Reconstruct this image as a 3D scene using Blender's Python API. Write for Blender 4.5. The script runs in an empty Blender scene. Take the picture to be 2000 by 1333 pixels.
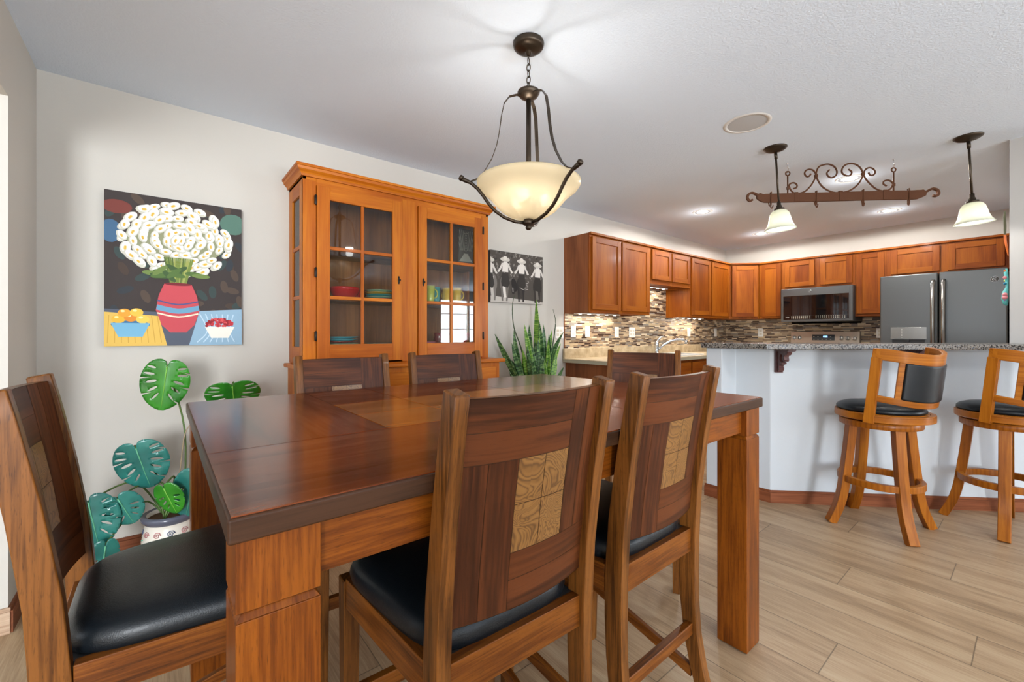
import bpy, bmesh, math, random
from math import pi, sin, cos, radians as R
from mathutils import Vector, Matrix
from mathutils.geometry import delaunay_2d_cdt
random.seed(7)
scene = bpy.context.scene
col = scene.collection

# ------------------------------------------------------------------ camera
H = 1.17
cam_d = bpy.data.cameras.new('camera'); cam = bpy.data.objects.new('camera', cam_d); col.objects.link(cam)
cam.location = (0, 0, H); cam.rotation_euler = (pi/2, 0, -R(39.15))
cam_d.sensor_width = 36; cam_d.lens = 841/2000*36; cam_d.shift_y = -14.5/2000
cam_d.clip_start = 0.05; cam_d.clip_end = 100
scene.camera = cam

# ------------------------------------------------------------------ world, view, big lights
w = bpy.data.worlds.new('world'); scene.world = w; w.use_nodes = True
bg = w.node_tree.nodes['Background']; bg.inputs[0].default_value = (0.78, 0.88, 1.0, 1); bg.inputs[1].default_value = 1.6
scene.view_settings.view_transform = 'Standard'; scene.view_settings.look = 'None'
scene.view_settings.gamma = 1; scene.view_settings.exposure = 0.18
scene.view_settings.use_curve_mapping = False

def area(name, loc, rot, sx, sy, power, color=(1, 1, 1), spread=pi):
    l = bpy.data.lights.new(name, 'AREA'); l.shape = 'RECTANGLE'; l.size = sx; l.size_y = sy
    l.energy = power; l.color = color; l.spread = spread
    o = bpy.data.objects.new(name, l); o.location = loc; o.rotation_euler = rot; col.objects.link(o); return o
DAY = (0.90, 0.95, 1.0)
# daylight entering through the big south windows (behind the photographer) and the west ones
area('daylight_south_dining', (1.3, -5.85, 1.3), (R(90), 0, 0), 3.2, 2.1, 40, DAY)
area('daylight_south_west', (-2.9, -5.85, 1.3), (R(90), 0, 0), 1.8, 2.1, 600, DAY)
area('daylight_south_east', (7.2, -5.85, 1.4), (R(90), 0, 0), 1.9, 1.8, 200, DAY)
area('daylight_west', (-4.85, 0.3, 1.4), (R(90), 0, -R(90)), 3.0, 1.9, 50, DAY)
# added fill lamps outside the same windows, aimed up to brighten the ceiling
area('ceiling_fill_dining', (1.3, -6.0, 0.35), (R(132), 0, 0), 3.2, 0.9, 200, (0.82, 0.91, 1.0), R(78))
area('ceiling_fill_east', (7.2, -6.0, 0.5), (R(132), 0, 0), 1.9, 0.9, 100, (0.82, 0.91, 1.0), R(78))
# ------------------------------------------------------------------ helpers
def lin(c):
    return tuple(((v/255)/12.92 if v/255 <= 0.04045 else ((v/255+0.055)/1.055)**2.4) for v in c)
class MB:
    """collects faces; every face knows material slot and grain axis for its uv"""
    def __init__(s):
        s.v = []; s.f = []; s.m = []; s.g = []; s.sm = []; s.mats = []
    def slot(s, mat):
        if mat not in s.mats: s.mats.append(mat)
        return s.mats.index(mat)
    def add(s, verts, faces, mat, grain=(0, 0, 1), smooth=False, M=None, off=None):
        b = len(s.v)
        g = Vector(grain).normalized()
        if off is None: off = (random.uniform(0, 30), random.uniform(0, 30))
        for p in verts:
            p = Vector(p)
            s.v.append(M @ p if M else p)
        if M: g = (M.to_3x3() @ g).normalized()
        k = s.slot(mat)
        for f in faces:
            s.f.append([b+i for i in f]); s.m.append(k); s.g.append((g, off)); s.sm.append(smooth)
    def box(s, x0, y0, z0, x1, y1, z1, mat, grain=None, M=None):
        if x0 > x1: x0, x1 = x1, x0
        if y0 > y1: y0, y1 = y1, y0
        if z0 > z1: z0, z1 = z1, z0
        if grain is None:
            d = (x1-x0, y1-y0, z1-z0); i = d.index(max(d)); grain = tuple(1 if j == i else 0 for j in range(3))
        v = [(x0,y0,z0),(x1,y0,z0),(x1,y1,z0),(x0,y1,z0),(x0,y0,z1),(x1,y0,z1),(x1,y1,z1),(x0,y1,z1)]
        s.add(v, [(0,3,2,1),(4,5,6,7),(0,1,5,4),(1,2,6,5),(2,3,7,6),(3,0,4,7)], mat, grain, M=M)
    def hexa(s, lo, hi, mat, grain=(0,0,1), M=None):
        """lo, hi: four corners each (ccw from above)"""
        s.add(list(lo)+list(hi), [(0,3,2,1),(4,5,6,7),(0,1,5,4),(1,2,6,5),(2,3,7,6),(3,0,4,7)], mat, grain, M=M)
    def prism(s, poly, z0, z1, mat, grain=(1,0,0), M=None, smooth=False):
        n = len(poly)
        v = [(p[0], p[1], z0) for p in poly]+[(p[0], p[1], z1) for p in poly]
        s.add(v, [tuple(range(n-1, -1, -1)), tuple(range(n, 2*n))]+[(i, (i+1) % n, n+(i+1) % n, n+i) for i in range(n)], mat, grain, smooth, M)
    def lathe(s, prof, mat, n=32, c=(0,0,0), M=None, smooth=True, close=False, caps=False):
        v = []; f = []
        for r, z in prof:
            for k in range(n):
                a = 2*pi*k/n; v.append((c[0]+r*cos(a), c[1]+r*sin(a), c[2]+z))
        m = len(prof)
        for i in range(m-1 if not close else m):
            j = (i+1) % m
            for k in range(n):
                f.append((i*n+k, i*n+(k+1) % n, j*n+(k+1) % n, j*n+k))
        if caps:
            if prof[0][0] > 1e-6: f.append(tuple(range(n-1, -1, -1)))
            if prof[-1][0] > 1e-6: f.append(tuple((m-1)*n+k for k in range(n)))
        s.add(v, f, mat, (0,0,1), smooth, M)
    def sweep(s, pts, prof, mat, up=(0,0,1), scales=None, smooth=False, caps=True, M=None, grain=None, closed=False):
        """prof = list of (a,b): a along side, b along up"""
        pts = [Vector(p) for p in pts]; n = len(prof); v = []; f = []; up = Vector(up)
        m = len(pts)
        for i, p in enumerate(pts):
            if closed: t = (pts[(i+1) % m]-pts[i-1])
            else: t = (pts[min(i+1, m-1)]-pts[max(i-1, 0)])
            t.normalize()
            side = t.cross(up)
            if side.length < 1e-4: side = t.cross(Vector((1, 0, 0.01)))
            side.normalize(); u2 = side.cross(t).normalized()
            sc = scales[i] if scales else (1, 1)
            if not isinstance(sc, tuple): sc = (sc, sc)
            for a, b in prof: v.append(p+side*a*sc[0]+u2*b*sc[1])
        for i in range(m if closed else m-1):
            j = (i+1) % m
            for k in range(n): f.append((i*n+k, i*n+(k+1) % n, j*n+(k+1) % n, j*n+k))
        if caps and not closed:
            f.append(tuple(range(n-1, -1, -1))); f.append(tuple((m-1)*n+k for k in range(n)))
        if grain is None: grain = (pts[-1]-pts[0]) if (pts[-1]-pts[0]).length > 1e-4 else Vector((1,0,0))
        s.add(v, f, mat, tuple(grain), smooth, M)
    def tube(s, pts, r, mat, n=10, M=None, scales=None, closed=False, up=(0,0,1)):
        s.sweep(pts, [(r*cos(2*pi*k/n), r*sin(2*pi*k/n)) for k in range(n)], mat, up, scales, True, True, M, None, closed)
    def ball(s, c, r, mat, n=16, sz=(1,1,1), M=None):
        prof = [(max(1e-7, r*sin(pi*i/(n//2))), -r*cos(pi*i/(n//2))) for i in range(n//2+1)]
        MM = Matrix.Translation(c) @ Matrix.Diagonal((*sz, 1))
        if M: MM = M @ MM
        s.lathe(prof, mat, n, M=MM)
    def build(s, name, parent=None, bevel=0, seg=2, sub=0, origin=None, thick=0):
        me = bpy.data.meshes.new(name)
        o3 = Vector(origin) if origin is not None else Vector((0, 0, 0))
        me.from_pydata([p-o3 for p in s.v], [], s.f)
        for m in s.mats: me.materials.append(m)
        uv = me.uv_layers.new(name='UVMap')
        for i, pl in enumerate(me.polygons):
            pl.material_index = s.m[i]; pl.use_smooth = s.sm[i] or bevel > 0
            g, off = s.g[i]; nrm = pl.normal
            if abs(nrm.dot(g)) > 0.9:
                g2 = g.orthogonal().normalized(); c2 = nrm.cross(g2)
                for li in pl.loop_indices:
                    p = me.vertices[me.loops[li].vertex_index].co+o3
                    uv.data[li].uv = (p.dot(g2)+off[0], p.dot(c2)+off[1])
            else:
                gg = (g-nrm*g.dot(nrm)).normalized(); c2 = nrm.cross(gg)
                # keep cross axis sign stable
                for li in pl.loop_indices:
                    p = me.vertices[me.loops[li].vertex_index].co+o3
                    uv.data[li].uv = (p.dot(gg)+off[0], p.dot(c2)+off[1])
        me.update()
        bm = bmesh.new(); bm.from_mesh(me); bmesh.ops.recalc_face_normals(bm, faces=bm.faces); bm.to_mesh(me); bm.free()
        o = bpy.data.objects.new(name, me); col.objects.link(o); o.location = o3
        if parent: o.parent = parent
        if thick:
            q = o.modifiers.new('solid', 'SOLIDIFY'); q.thickness = thick; q.offset = 0
        if bevel:
            b = o.modifiers.new('bevel', 'BEVEL'); b.width = bevel; b.segments = seg; b.limit_method = 'ANGLE'; b.angle_limit = R(40)
            b.harden_normals = True
        if sub:
            b = o.modifiers.new('sub', 'SUBSURF'); b.levels = sub; b.render_levels = sub
        return o
def tag(o, label, cat, group=None):
    o['label'] = label; o['category'] = cat
    if group: o['group'] = group
    return o
def thing(name, label, cat, loc=(0,0,0), rotz=0, group=None):
    o = bpy.data.objects.new(name, None); o.empty_display_size = 0.1
    o.location = loc; o.rotation_euler = (0, 0, rotz); col.objects.link(o)
    return tag(o, label, cat, group)
def struct(o):
    o['kind'] = 'structure'; return o
def dup(root, loc=None, rotz=None, label=None, group=None):
    r = root.copy(); col.objects.link(r)
    if loc is not None: r.location = loc
    if rotz is not None: r.rotation_euler = (0, 0, rotz)
    if label: r['label'] = label
    if group: r['group'] = group
    def rec(a, b):
        for ch in list(a.children):
            c = ch.copy(); col.objects.link(c); c.parent = b; rec(ch, c)
    rec(root, r)
    return r
def placed(mb, name, parent, **k):
    return mb.build(name, parent, **k)

# ------------------------------------------------------------------ materials
def newmat(name):
    m = bpy.data.materials.new(name); m.use_nodes = True
    return m, m.node_tree.nodes, m.node_tree.links, m.node_tree.nodes['Principled BSDF']
def plain(name, rgb, rough=0.5, metal=0, coat=0, spec=0.5, emit=None, es=0, bump=0, bscale=200, alpha=1, trans=0, ior=1.45):
    m, N, L, B = newmat(name)
    B.inputs['Base Color'].default_value = (*lin(rgb), 1); B.inputs['Roughness'].default_value = rough
    B.inputs['Metallic'].default_value = metal; B.inputs['Coat Weight'].default_value = coat
    B.inputs['Specular IOR Level'].default_value = spec; B.inputs['Transmission Weight'].default_value = trans
    B.inputs['IOR'].default_value = ior; B.inputs['Alpha'].default_value = alpha
    if emit: B.inputs['Emission Color'].default_value = (*lin(emit), 1); B.inputs['Emission Strength'].default_value = es
    if bump:
        t = N.new('ShaderNodeTexCoord'); n = N.new('ShaderNodeTexNoise'); n.inputs['Scale'].default_value = bscale; n.inputs['Detail'].default_value = 4
        b = N.new('ShaderNodeBump'); b.inputs['Strength'].default_value = bump; b.inputs['Distance'].default_value = 0.002
        L.new(t.outputs['Object'], n.inputs['Vector']); L.new(n.outputs[0], b.inputs['Height']); L.new(b.outputs[0], B.inputs['Normal'])
    return m
def ramp(N, stops, interp='LINEAR'):
    r = N.new('ShaderNodeValToRGB'); e = r.color_ramp.elements; r.color_ramp.interpolation = interp
    e[0].position = stops[0][0]; e[0].color = (*lin(stops[0][1]), 1); e[1].position = stops[-1][0]; e[1].color = (*lin(stops[-1][1]), 1)
    for p, c in stops[1:-1]:
        x = e.new(p); x.color = (*lin(c), 1)
    return r
def vmap(N, L, src, scale, loc=(0,0,0)):
    mp = N.new('ShaderNodeMapping'); mp.inputs['Scale'].default_value = scale; mp.inputs['Location'].default_value = loc
    L.new(src, mp.inputs['Vector']); return mp.outputs[0]
def wood(name, dark, mid, light, rough=0.35, coat=0.3, fine=70, fs=0.35, med=14, low=1.6, crough=0.12, bump=0.03, pores=0.0):
    m, N, L, B = newmat(name)
    uv = N.new('ShaderNodeUVMap').outputs[0]
    def noise(scale, det, dist=0.0, rgh=0.55):
        n = N.new('ShaderNodeTexNoise'); n.inputs['Scale'].default_value = 1; n.inputs['Detail'].default_value = det
        n.inputs['Distortion'].default_value = dist; n.inputs['Roughness'].default_value = rgh
        L.new(vmap(N, L, uv, scale), n.inputs['Vector']); return n.outputs[0]
    a = noise((fine*0.07, fine*1.6, 1), 3); b = noise((med*0.13, med, 1), 3, 0.8); c = noise((low*0.35, low*2.2, 1), 1)
    def mth(op, x, y):
        q = N.new('ShaderNodeMath'); q.operation = op
        for i, t in enumerate((x, y)):
            if isinstance(t, (int, float)): q.inputs[i].default_value = t
            else: L.new(t, q.inputs[i])
        return q.outputs[0]
    t = mth('ADD', mth('MULTIPLY', a, fs), mth('ADD', mth('MULTIPLY', b, 0.55), mth('MULTIPLY', c, 1.0-0.55-fs+0.1)))
    r = ramp(N, [(0.38, dark), (0.50, mid), (0.63, light)])
    L.new(t, r.inputs[0])
    out = r.outputs[0]
    if pores:
        p = noise((45, 520, 1), 2)
        pr = N.new('ShaderNodeMapRange'); pr.inputs[1].default_value = 0.58; pr.inputs[2].default_value = 0.72
        pr.inputs[3].default_value = 1; pr.inputs[4].default_value = 1-pores; L.new(p, pr.inputs[0])
        mx = N.new('ShaderNodeMix'); mx.data_type = 'RGBA'; mx.blend_type = 'MULTIPLY'; mx.inputs[0].default_value = 1
        L.new(out, mx.inputs[6]); L.new(pr.outputs[0], mx.inputs[7]); out = mx.outputs[2]
    L.new(out, B.inputs['Base Color'])
    B.inputs['Roughness'].default_value = rough; B.inputs['Coat Weight'].default_value = coat; B.inputs['Coat Roughness'].default_value = crough; B.inputs['Specular IOR Level'].default_value = 0.2
    bp = N.new('ShaderNodeBump'); bp.inputs['Strength'].default_value = bump; bp.inputs['Distance'].default_value = 0.002
    L.new(a, bp.inputs['Height']); L.new(bp.outputs[0], B.inputs['Normal'])
    return m
def burl(name, dark, mid, light, rough=0.35, scale=9):
    m, N, L, B = newmat(name); uv = N.new('ShaderNodeUVMap').outputs[0]
    n = N.new('ShaderNodeTexNoise'); n.inputs['Scale'].default_value = scale; n.inputs['Detail'].default_value = 2; n.inputs['Distortion'].default_value = 1.0
    L.new(uv, n.inputs['Vector'])
    q = N.new('ShaderNodeMath'); q.operation = 'MULTIPLY'; q.inputs[1].default_value = 150; L.new(n.outputs[0], q.inputs[0])
    s = N.new('ShaderNodeMath'); s.operation = 'SINE'; L.new(q.outputs[0], s.inputs[0])
    mr = N.new('ShaderNodeMapRange'); mr.inputs[1].default_value = -1; mr.inputs[2].default_value = 1; L.new(s.outputs[0], mr.inputs[0])
    r = ramp(N, [(0.0, dark), (0.22, mid), (1.0, light)]); L.new(mr.outputs[0], r.inputs[0]); L.new(r.outputs[0], B.inputs['Base Color'])
    B.inputs['Roughness'].default_value = rough; B.inputs['Coat Weight'].default_value = 0.3; B.inputs['Coat Roughness'].default_value = 0.15
    return m

M_wall = plain('wall_paint', (205, 200, 191), 0.85, bump=0.12, bscale=260)
M_wallsh = plain('bar_wall_paint', (205, 211, 216), 0.8, bump=0.12, bscale=260)
M_trimwhite = plain('white_trim', (228, 226, 222), 0.55)
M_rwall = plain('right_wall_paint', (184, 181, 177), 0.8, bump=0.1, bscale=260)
M_ceil, N, L, B = newmat('ceiling_texture')
B.inputs['Base Color'].default_value = (*lin((228, 239, 252)), 1); B.inputs['Roughness'].default_value = 0.9
t = N.new('ShaderNodeTexCoord'); n1 = N.new('ShaderNodeTexNoise'); n1.inputs['Scale'].default_value = 105; n1.inputs['Detail'].default_value = 4; n1.inputs['Roughness'].default_value = 0.6
bp = N.new('ShaderNodeBump'); bp.inputs['Strength'].default_value = 0.55; bp.inputs['Distance'].default_value = 0.005
L.new(t.outputs['Object'], n1.inputs['Vector']); L.new(n1.outputs[0], bp.inputs['Height']); L.new(bp.outputs[0], B.inputs['Normal'])

M_cab = wood('kitchen_cabinet_wood', (110, 50, 7), (132, 65, 10), (156, 86, 18), 0.45, 0.04, fine=60, fs=0.25, med=7, low=1.2, pores=0.12)
M_cabend = wood('cabinet_end_wood', (104, 56, 30), (124, 70, 38), (142, 84, 48), 0.45, 0.1, fine=60, fs=0.3, med=9)
M_hutch = wood('hutch_cherry_wood', (148, 70, 8), (172, 88, 12), (194, 112, 24), 0.42, 0.06, fine=50, fs=0.25, med=8, low=1.4)
M_hutchin = wood('hutch_inside_wood', (100, 56, 28), (122, 72, 38), (146, 92, 52), 0.5, 0.0, fine=50, fs=0.3, med=12)
M_tabletop = wood('tabletop_red_walnut', (54, 22, 10), (86, 37, 17), (122, 60, 26), 0.22, 0.35, fine=80, fs=0.25, med=7, low=9, crough=0.14, bump=0.01, pores=0.2)
M_tabletan = wood('tabletop_tan_panel', (112, 60, 20), (140, 80, 28), (164, 100, 42), 0.22, 0.35, fine=60, fs=0.2, med=12, crough=0.14, bump=0.01, pores=0.2)
M_tableedge = wood('table_edge_dark_wood', (36, 22, 13), (52, 32, 19), (68, 43, 27), 0.4, 0.05, fine=90, fs=0.4, med=12)
M_tableleg = wood('table_leg_wood', (72, 32, 5), (106, 52, 9), (134, 72, 16), 0.36, 0.10, fine=90, fs=0.5, med=9, pores=0.4)
M_post = wood('chair_post_wood', (56, 31, 11), (90, 52, 18), (126, 77, 31), 0.38, 0.12, fine=90, fs=0.5, med=14, pores=0.45)
M_rail = wood('chair_rail_wood', (68, 34, 8), (100, 52, 13), (126, 72, 22), 0.38, 0.12, fine=90, fs=0.5, med=14, pores=0.45)
M_walnut = wood('chair_walnut_board', (44, 21, 10), (66, 33, 16), (98, 52, 25), 0.40, 0.03, fine=70, fs=0.3, med=16, low=5, pores=0.2)
M_burl = burl('burl_inlay', (96, 62, 26), (124, 84, 38), (140, 98, 48), scale=11)
M_burlt = burl('table_burl_inlay', (150, 90, 40), (176, 110, 54), (190, 124, 64), 0.22, 5)
M_stool = wood('bar_stool_wood', (114, 60, 8), (148, 82, 14), (176, 106, 26), 0.36, 0.1, fine=60, fs=0.35, med=10, pores=0.15)
M_base = wood('baseboard_wood', (84, 44, 26), (120, 66, 40), (142, 84, 54), 0.45, 0.1, fine=60, fs=0.4, med=12)
M_baselight = wood('light_baseboard_wood', (150, 122, 98), (182, 152, 126), (204, 178, 152), 0.5, 0.0, fine=60, fs=0.4, med=12)
M_leather = plain('black_leather', (15, 21, 26), 0.36, coat=0.05, spec=0.38, bump=0.25, bscale=420)
M_iron = plain('rusty_iron', (88, 55, 36), 0.7, 0.0, spec=0.2, bump=0.3, bscale=90)
M_bronze = plain('dark_bronze', (72, 62, 52), 0.38, 0.85, bump=0.1, bscale=120)
M_blackmetal = plain('black_hinge_metal', (46, 40, 36), 0.4, 0.8)
M_chrome = plain('chrome', (225, 228, 232), 0.08, 1.0)
M_slate = plain('slate_steel', (108, 110, 110), 0.34, 0.85)
M_slatedk = plain('slate_side', (70, 70, 70), 0.5, 0.3)
M_slatehandle = plain('slate_handle', (150, 148, 144), 0.22, 0.95)
M_steel = plain('range_steel', (170, 160, 146), 0.28, 0.9)
M_blackglass = plain('black_glass', (12, 13, 15), 0.04, spec=0.8, coat=0.5)
M_darkgrey = plain('dark_grey', (52, 54, 56), 0.45)
M_white = plain('white_plastic', (238, 236, 230), 0.4)
M_cream = plain('cream_plate', (216, 208, 190), 0.4)
M_plaster = plain('white_sink', (240, 240, 238), 0.2)
M_corbel = wood('corbel_wood', (58, 34, 36), (84, 54, 54), (104, 72, 68), 0.4, 0.2)

# clear glass without caustic noise
def clear_glass(name, tint=(255,255,255), refl=1.0):
    m = bpy.data.materials.new(name); m.use_nodes = True; N = m.node_tree.nodes; L = m.node_tree.links; N.clear()
    o = N.new('ShaderNodeOutputMaterial'); t = N.new('ShaderNodeBsdfTransparent'); g = N.new('ShaderNodeBsdfGlossy'); mx = N.new('ShaderNodeMixShader')
    f = N.new('ShaderNodeFresnel'); f.inputs[0].default_value = 1.42
    t.inputs[0].default_value = (*lin(tint), 1); g.inputs['Roughness'].default_value = 0.02
    L.new(f.outputs[0], mx.inputs[0]); L.new(t.outputs[0], mx.inputs[1]); L.new(g.outputs[0], mx.inputs[2]); L.new(mx.outputs[0], o.inputs[0])
    return m
M_glass = clear_glass('pane_glass', (245, 248, 246))

# lamp glass: frosted, translucent
def lampglass(name, rgb, es, ecol, clear=0.0):
    m = bpy.data.materials.new(name); m.use_nodes = True; N = m.node_tree.nodes; L = m.node_tree.links; N.clear()
    o = N.new('ShaderNodeOutputMaterial'); tr = N.new('ShaderNodeBsdfTranslucent'); df = N.new('ShaderNodeBsdfPrincipled'); mx = N.new('ShaderNodeMixShader')
    tr.inputs[0].default_value = (*lin(rgb), 1); df.inputs['Base Color'].default_value = (*lin(rgb), 1); df.inputs['Roughness'].default_value = 0.25
    df.inputs['Emission Color'].default_value = (*lin(ecol), 1); df.inputs['Emission Strength'].default_value = es
    mx.inputs[0].default_value = 0.55
    L.new(df.outputs[0], mx.inputs[1]); L.new(tr.outputs[0], mx.inputs[2])
    tp = N.new('ShaderNodeBsdfTransparent'); m2 = N.new('ShaderNodeMixShader'); m2.inputs[0].default_value = clear
    L.new(mx.outputs[0], m2.inputs[1]); L.new(tp.outputs[0], m2.inputs[2]); L.new(m2.outputs[0], o.inputs[0])
    return m
M_bowl = lampglass('amber_frosted_glass', (192, 181, 156), 0.12, (255, 238, 208), 0.12)
M_bell = lampglass('white_frosted_glass', (204, 205, 192), 0.12, (255, 250, 238))
M_bulb = plain('lit_bulb', (255, 255, 255), 0.5, emit=(255, 246, 230), es=14)
M_led = plain('lit_led_strip', (255, 255, 255), 0.5, emit=(255, 250, 240), es=16)
M_can = plain('lit_downlight', (255, 255, 255), 0.5, emit=(255, 250, 242), es=10)

# floor planks: long seams along y
M_floor, N, L, B = newmat('oak_plank_floor')
tc = N.new('ShaderNodeTexCoord'); sp = N.new('ShaderNodeSeparateXYZ'); L.new(tc.outputs['Object'], sp.inputs[0])
def mth(op, x, y=None, z=None):
    q = N.new('ShaderNodeMath'); q.operation = op
    for i, t in enumerate((x, y, z)):
        if t is None: continue
        if isinstance(t, (int, float)): q.inputs[i].default_value = t
        else: L.new(t, q.inputs[i])
    return q.outputs[0]
PW, PLn = 0.2305, 1.22
xr = mth('DIVIDE', mth('SUBTRACT', sp.outputs[0], 1.75-10*PW), PW)
row = mth('FLOOR', xr); fx = mth('FRACT', xr)
yr = mth('DIVIDE', mth('ADD', mth('SUBTRACT', sp.outputs[1], 0.484), mth('MULTIPLY', row, -0.4455)), PLn)
yr = mth('ADD', yr, 10+10*0.4455/PLn)
cell = mth('FLOOR', yr); fy = mth('FRACT', yr)
cx = N.new('ShaderNodeCombineXYZ'); L.new(row, cx.inputs[0]); L.new(cell, cx.inputs[1])
wn = N.new('ShaderNodeTexWhiteNoise'); wn.noise_dimensions = '3D'; L.new(cx.outputs[0], wn.inputs['Vector'])
ex = mth('MULTIPLY', mth('MINIMUM', fx, mth('SUBTRACT', 1, fx)), PW); ey = mth('MULTIPLY', mth('MINIMUM', fy, mth('SUBTRACT', 1, fy)), PLn)
edge = mth('MINIMUM', ex, ey)
seam = N.new('ShaderNodeMapRange'); seam.inputs[1].default_value = 0.0008; seam.inputs[2].default_value = 0.0026; seam.inputs[3].default_value = 0.42; seam.inputs[4].default_value = 1
L.new(edge, seam.inputs[0])
gv = N.new('ShaderNodeCombineXYZ')
L.new(mth('ADD', sp.outputs[0], mth('MULTIPLY', wn.outputs[0], 37)), gv.inputs[0]); L.new(mth('ADD', sp.outputs[1], mth('MULTIPLY', wn.outputs[0], 11)), gv.inputs[1])
def nz(scale, det, dist):
    n = N.new('ShaderNodeTexNoise'); n.inputs['Scale'].default_value = 1; n.inputs['Detail'].default_value = det; n.inputs['Distortion'].default_value = dist
    L.new(vmap(N, L, gv.outputs[0], scale), n.inputs['Vector']); return n.outputs[0]
g1 = nz((230, 9, 1), 3, 0.2); g2 = nz((15, 1.3, 1), 5, 0.8); g3 = nz((4, 0.8, 1), 1, 0)
tt = mth('ADD', mth('MULTIPLY', g1, 0.40), mth('ADD', mth('MULTIPLY', g2, 0.50), mth('ADD', mth('MULTIPLY', g3, 0.25), mth('MULTIPLY', mth('SUBTRACT', wn.outputs[0], 0.5), 0.07))))
rr = ramp(N, [(0.38, (136, 110, 82)), (0.53, (166, 137, 105)), (0.62, (181, 153, 120)), (0.75, (192, 167, 134))])
L.new(tt, rr.inputs[0])
mx = N.new('ShaderNodeMix'); mx.data_type = 'RGBA'; mx.blend_type = 'MULTIPLY'; mx.inputs[0].default_value = 1
L.new(rr.outputs[0], mx.inputs[6]); L.new(seam.outputs[0], mx.inputs[7]); L.new(mx.outputs[2], B.inputs['Base Color'])
B.inputs['Roughness'].default_value = 0.42; B.inputs['Specular IOR Level'].default_value = 0.4
bp = N.new('ShaderNodeBump'); bp.inputs['Strength'].default_value = 0.15; bp.inputs['Distance'].default_value = 0.002
L.new(mth('ADD', mth('MULTIPLY', g1, 0.3), seam.outputs[0]), bp.inputs['Height']); L.new(bp.outputs[0], B.inputs['Normal'])

# mosaic strip tile (uv in metres: u along wall, v up)
M_tile, N, L, B = newmat('mosaic_strip_tile')
uvn = N.new('ShaderNodeUVMap'); sp = N.new('ShaderNodeSeparateXYZ'); L.new(uvn.outputs[0], sp.inputs[0])
TH = 0.0165
vr = mth('DIVIDE', sp.outputs[1], TH); row = mth('FLOOR', vr); fv = mth('FRACT', vr)
wr = N.new('ShaderNodeTexWhiteNoise'); wr.noise_dimensions = '1D'; L.new(row, wr.inputs['W'])
wid = mth('ADD', 0.055, mth('MULTIPLY', wr.outputs[0], 0.075))
ur = mth('DIVIDE', mth('ADD', sp.outputs[0], mth('MULTIPLY', wr.outputs[0], 7.3)), wid); ce = mth('FLOOR', ur); fu = mth('FRACT', ur)
cx = N.new('ShaderNodeCombineXYZ'); L.new(row, cx.inputs[0]); L.new(ce, cx.inputs[1])
wn = N.new('ShaderNodeTexWhiteNoise'); wn.noise_dimensions = '2D'; L.new(cx.outputs[0], wn.inputs['Vector'])
rr = ramp(N, [(0, (196, 172, 138)), (0.18, (168, 144, 116)), (0.34, (136, 112, 88)), (0.46, (104, 84, 66)), (0.58, (208, 190, 160)), (0.72, (58, 34, 20)), (0.90, (128, 120, 110)), (1.0, (128, 120, 110))], 'CONSTANT')
L.new(wn.outputs[0], rr.inputs[0])
eu = mth('MULTIPLY', mth('MINIMUM', fu, mth('SUBTRACT', 1, fu)), wid); ev = mth('MULTIPLY', mth('MINIMUM', fv, mth('SUBTRACT', 1, fv)), TH)
ed = mth('MINIMUM', eu, ev)
gr = N.new('ShaderNodeMapRange'); gr.inputs[1].default_value = 0.0006; gr.inputs[2].default_value = 0.0016; L.new(ed, gr.inputs[0])
mx = N.new('ShaderNodeMix'); mx.data_type = 'RGBA'; mx.inputs[6].default_value = (*lin((160, 146, 126)), 1)
L.new(gr.outputs[0], mx.inputs[0]); L.new(rr.outputs[0], mx.inputs[7]); L.new(mx.outputs[2], B.inputs['Base Color'])
ro = mth('ADD', 0.12, mth('MULTIPLY', wn.outputs[0], 0.35)); L.new(ro, B.inputs['Roughness'])
bp = N.new('ShaderNodeBump'); bp.inputs['Strength'].default_value = 0.4; bp.inputs['Distance'].default_value = 0.002; L.new(gr.outputs[0], bp.inputs['Height']); L.new(bp.outputs[0], B.inputs['Normal'])

# granite
M_granite, N, L, B = newmat('speckled_granite')
tc = N.new('ShaderNodeTexCoord')
v1 = N.new('ShaderNodeTexVoronoi'); v1.inputs['Scale'].default_value = 130; L.new(tc.outputs['Object'], v1.inputs['Vector'])
n1 = N.new('ShaderNodeTexNoise'); n1.inputs['Scale'].default_value = 110; n1.inputs['Detail'].default_value = 3; L.new(tc.outputs['Object'], n1.inputs['Vector'])
ad = N.new('ShaderNodeMath'); ad.operation = 'MULTIPLY_ADD'; ad.inputs[1].default_value = 0.35
sx = N.new('ShaderNodeSeparateColor'); L.new(v1.outputs['Color'], sx.inputs[0]); L.new(sx.outputs[0], ad.inputs[0]); L.new(n1.outputs[0], ad.inputs[2])
rr = ramp(N, [(0.48, (30, 29, 30)), (0.58, (84, 80, 75)), (0.68, (122, 114, 104)), (0.80, (146, 140, 132)), (0.92, (66, 72, 82))]); L.new(ad.outputs[0], rr.inputs[0])
L.new(rr.outputs[0], B.inputs['Base Color']); B.inputs['Roughness'].default_value = 0.22; B.inputs['Coat Weight'].default_value = 0.1
M_laminate, N, L, B = newmat('beige_laminate')
tc = N.new('ShaderNodeTexCoord'); n1 = N.new('ShaderNodeTexNoise'); n1.inputs['Scale'].default_value = 14; n1.inputs['Detail'].default_value = 5; L.new(tc.outputs['Object'], n1.inputs['Vector'])
rr = ramp(N, [(0.35, (176, 154, 120)), (0.65, (206, 188, 156))]); L.new(n1.outputs[0], rr.inputs[0]); L.new(rr.outputs[0], B.inputs['Base Color']); B.inputs['Roughness'].default_value = 0.35
M_lamedge = plain('laminate_edge', (172, 164, 142), 0.4)
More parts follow.
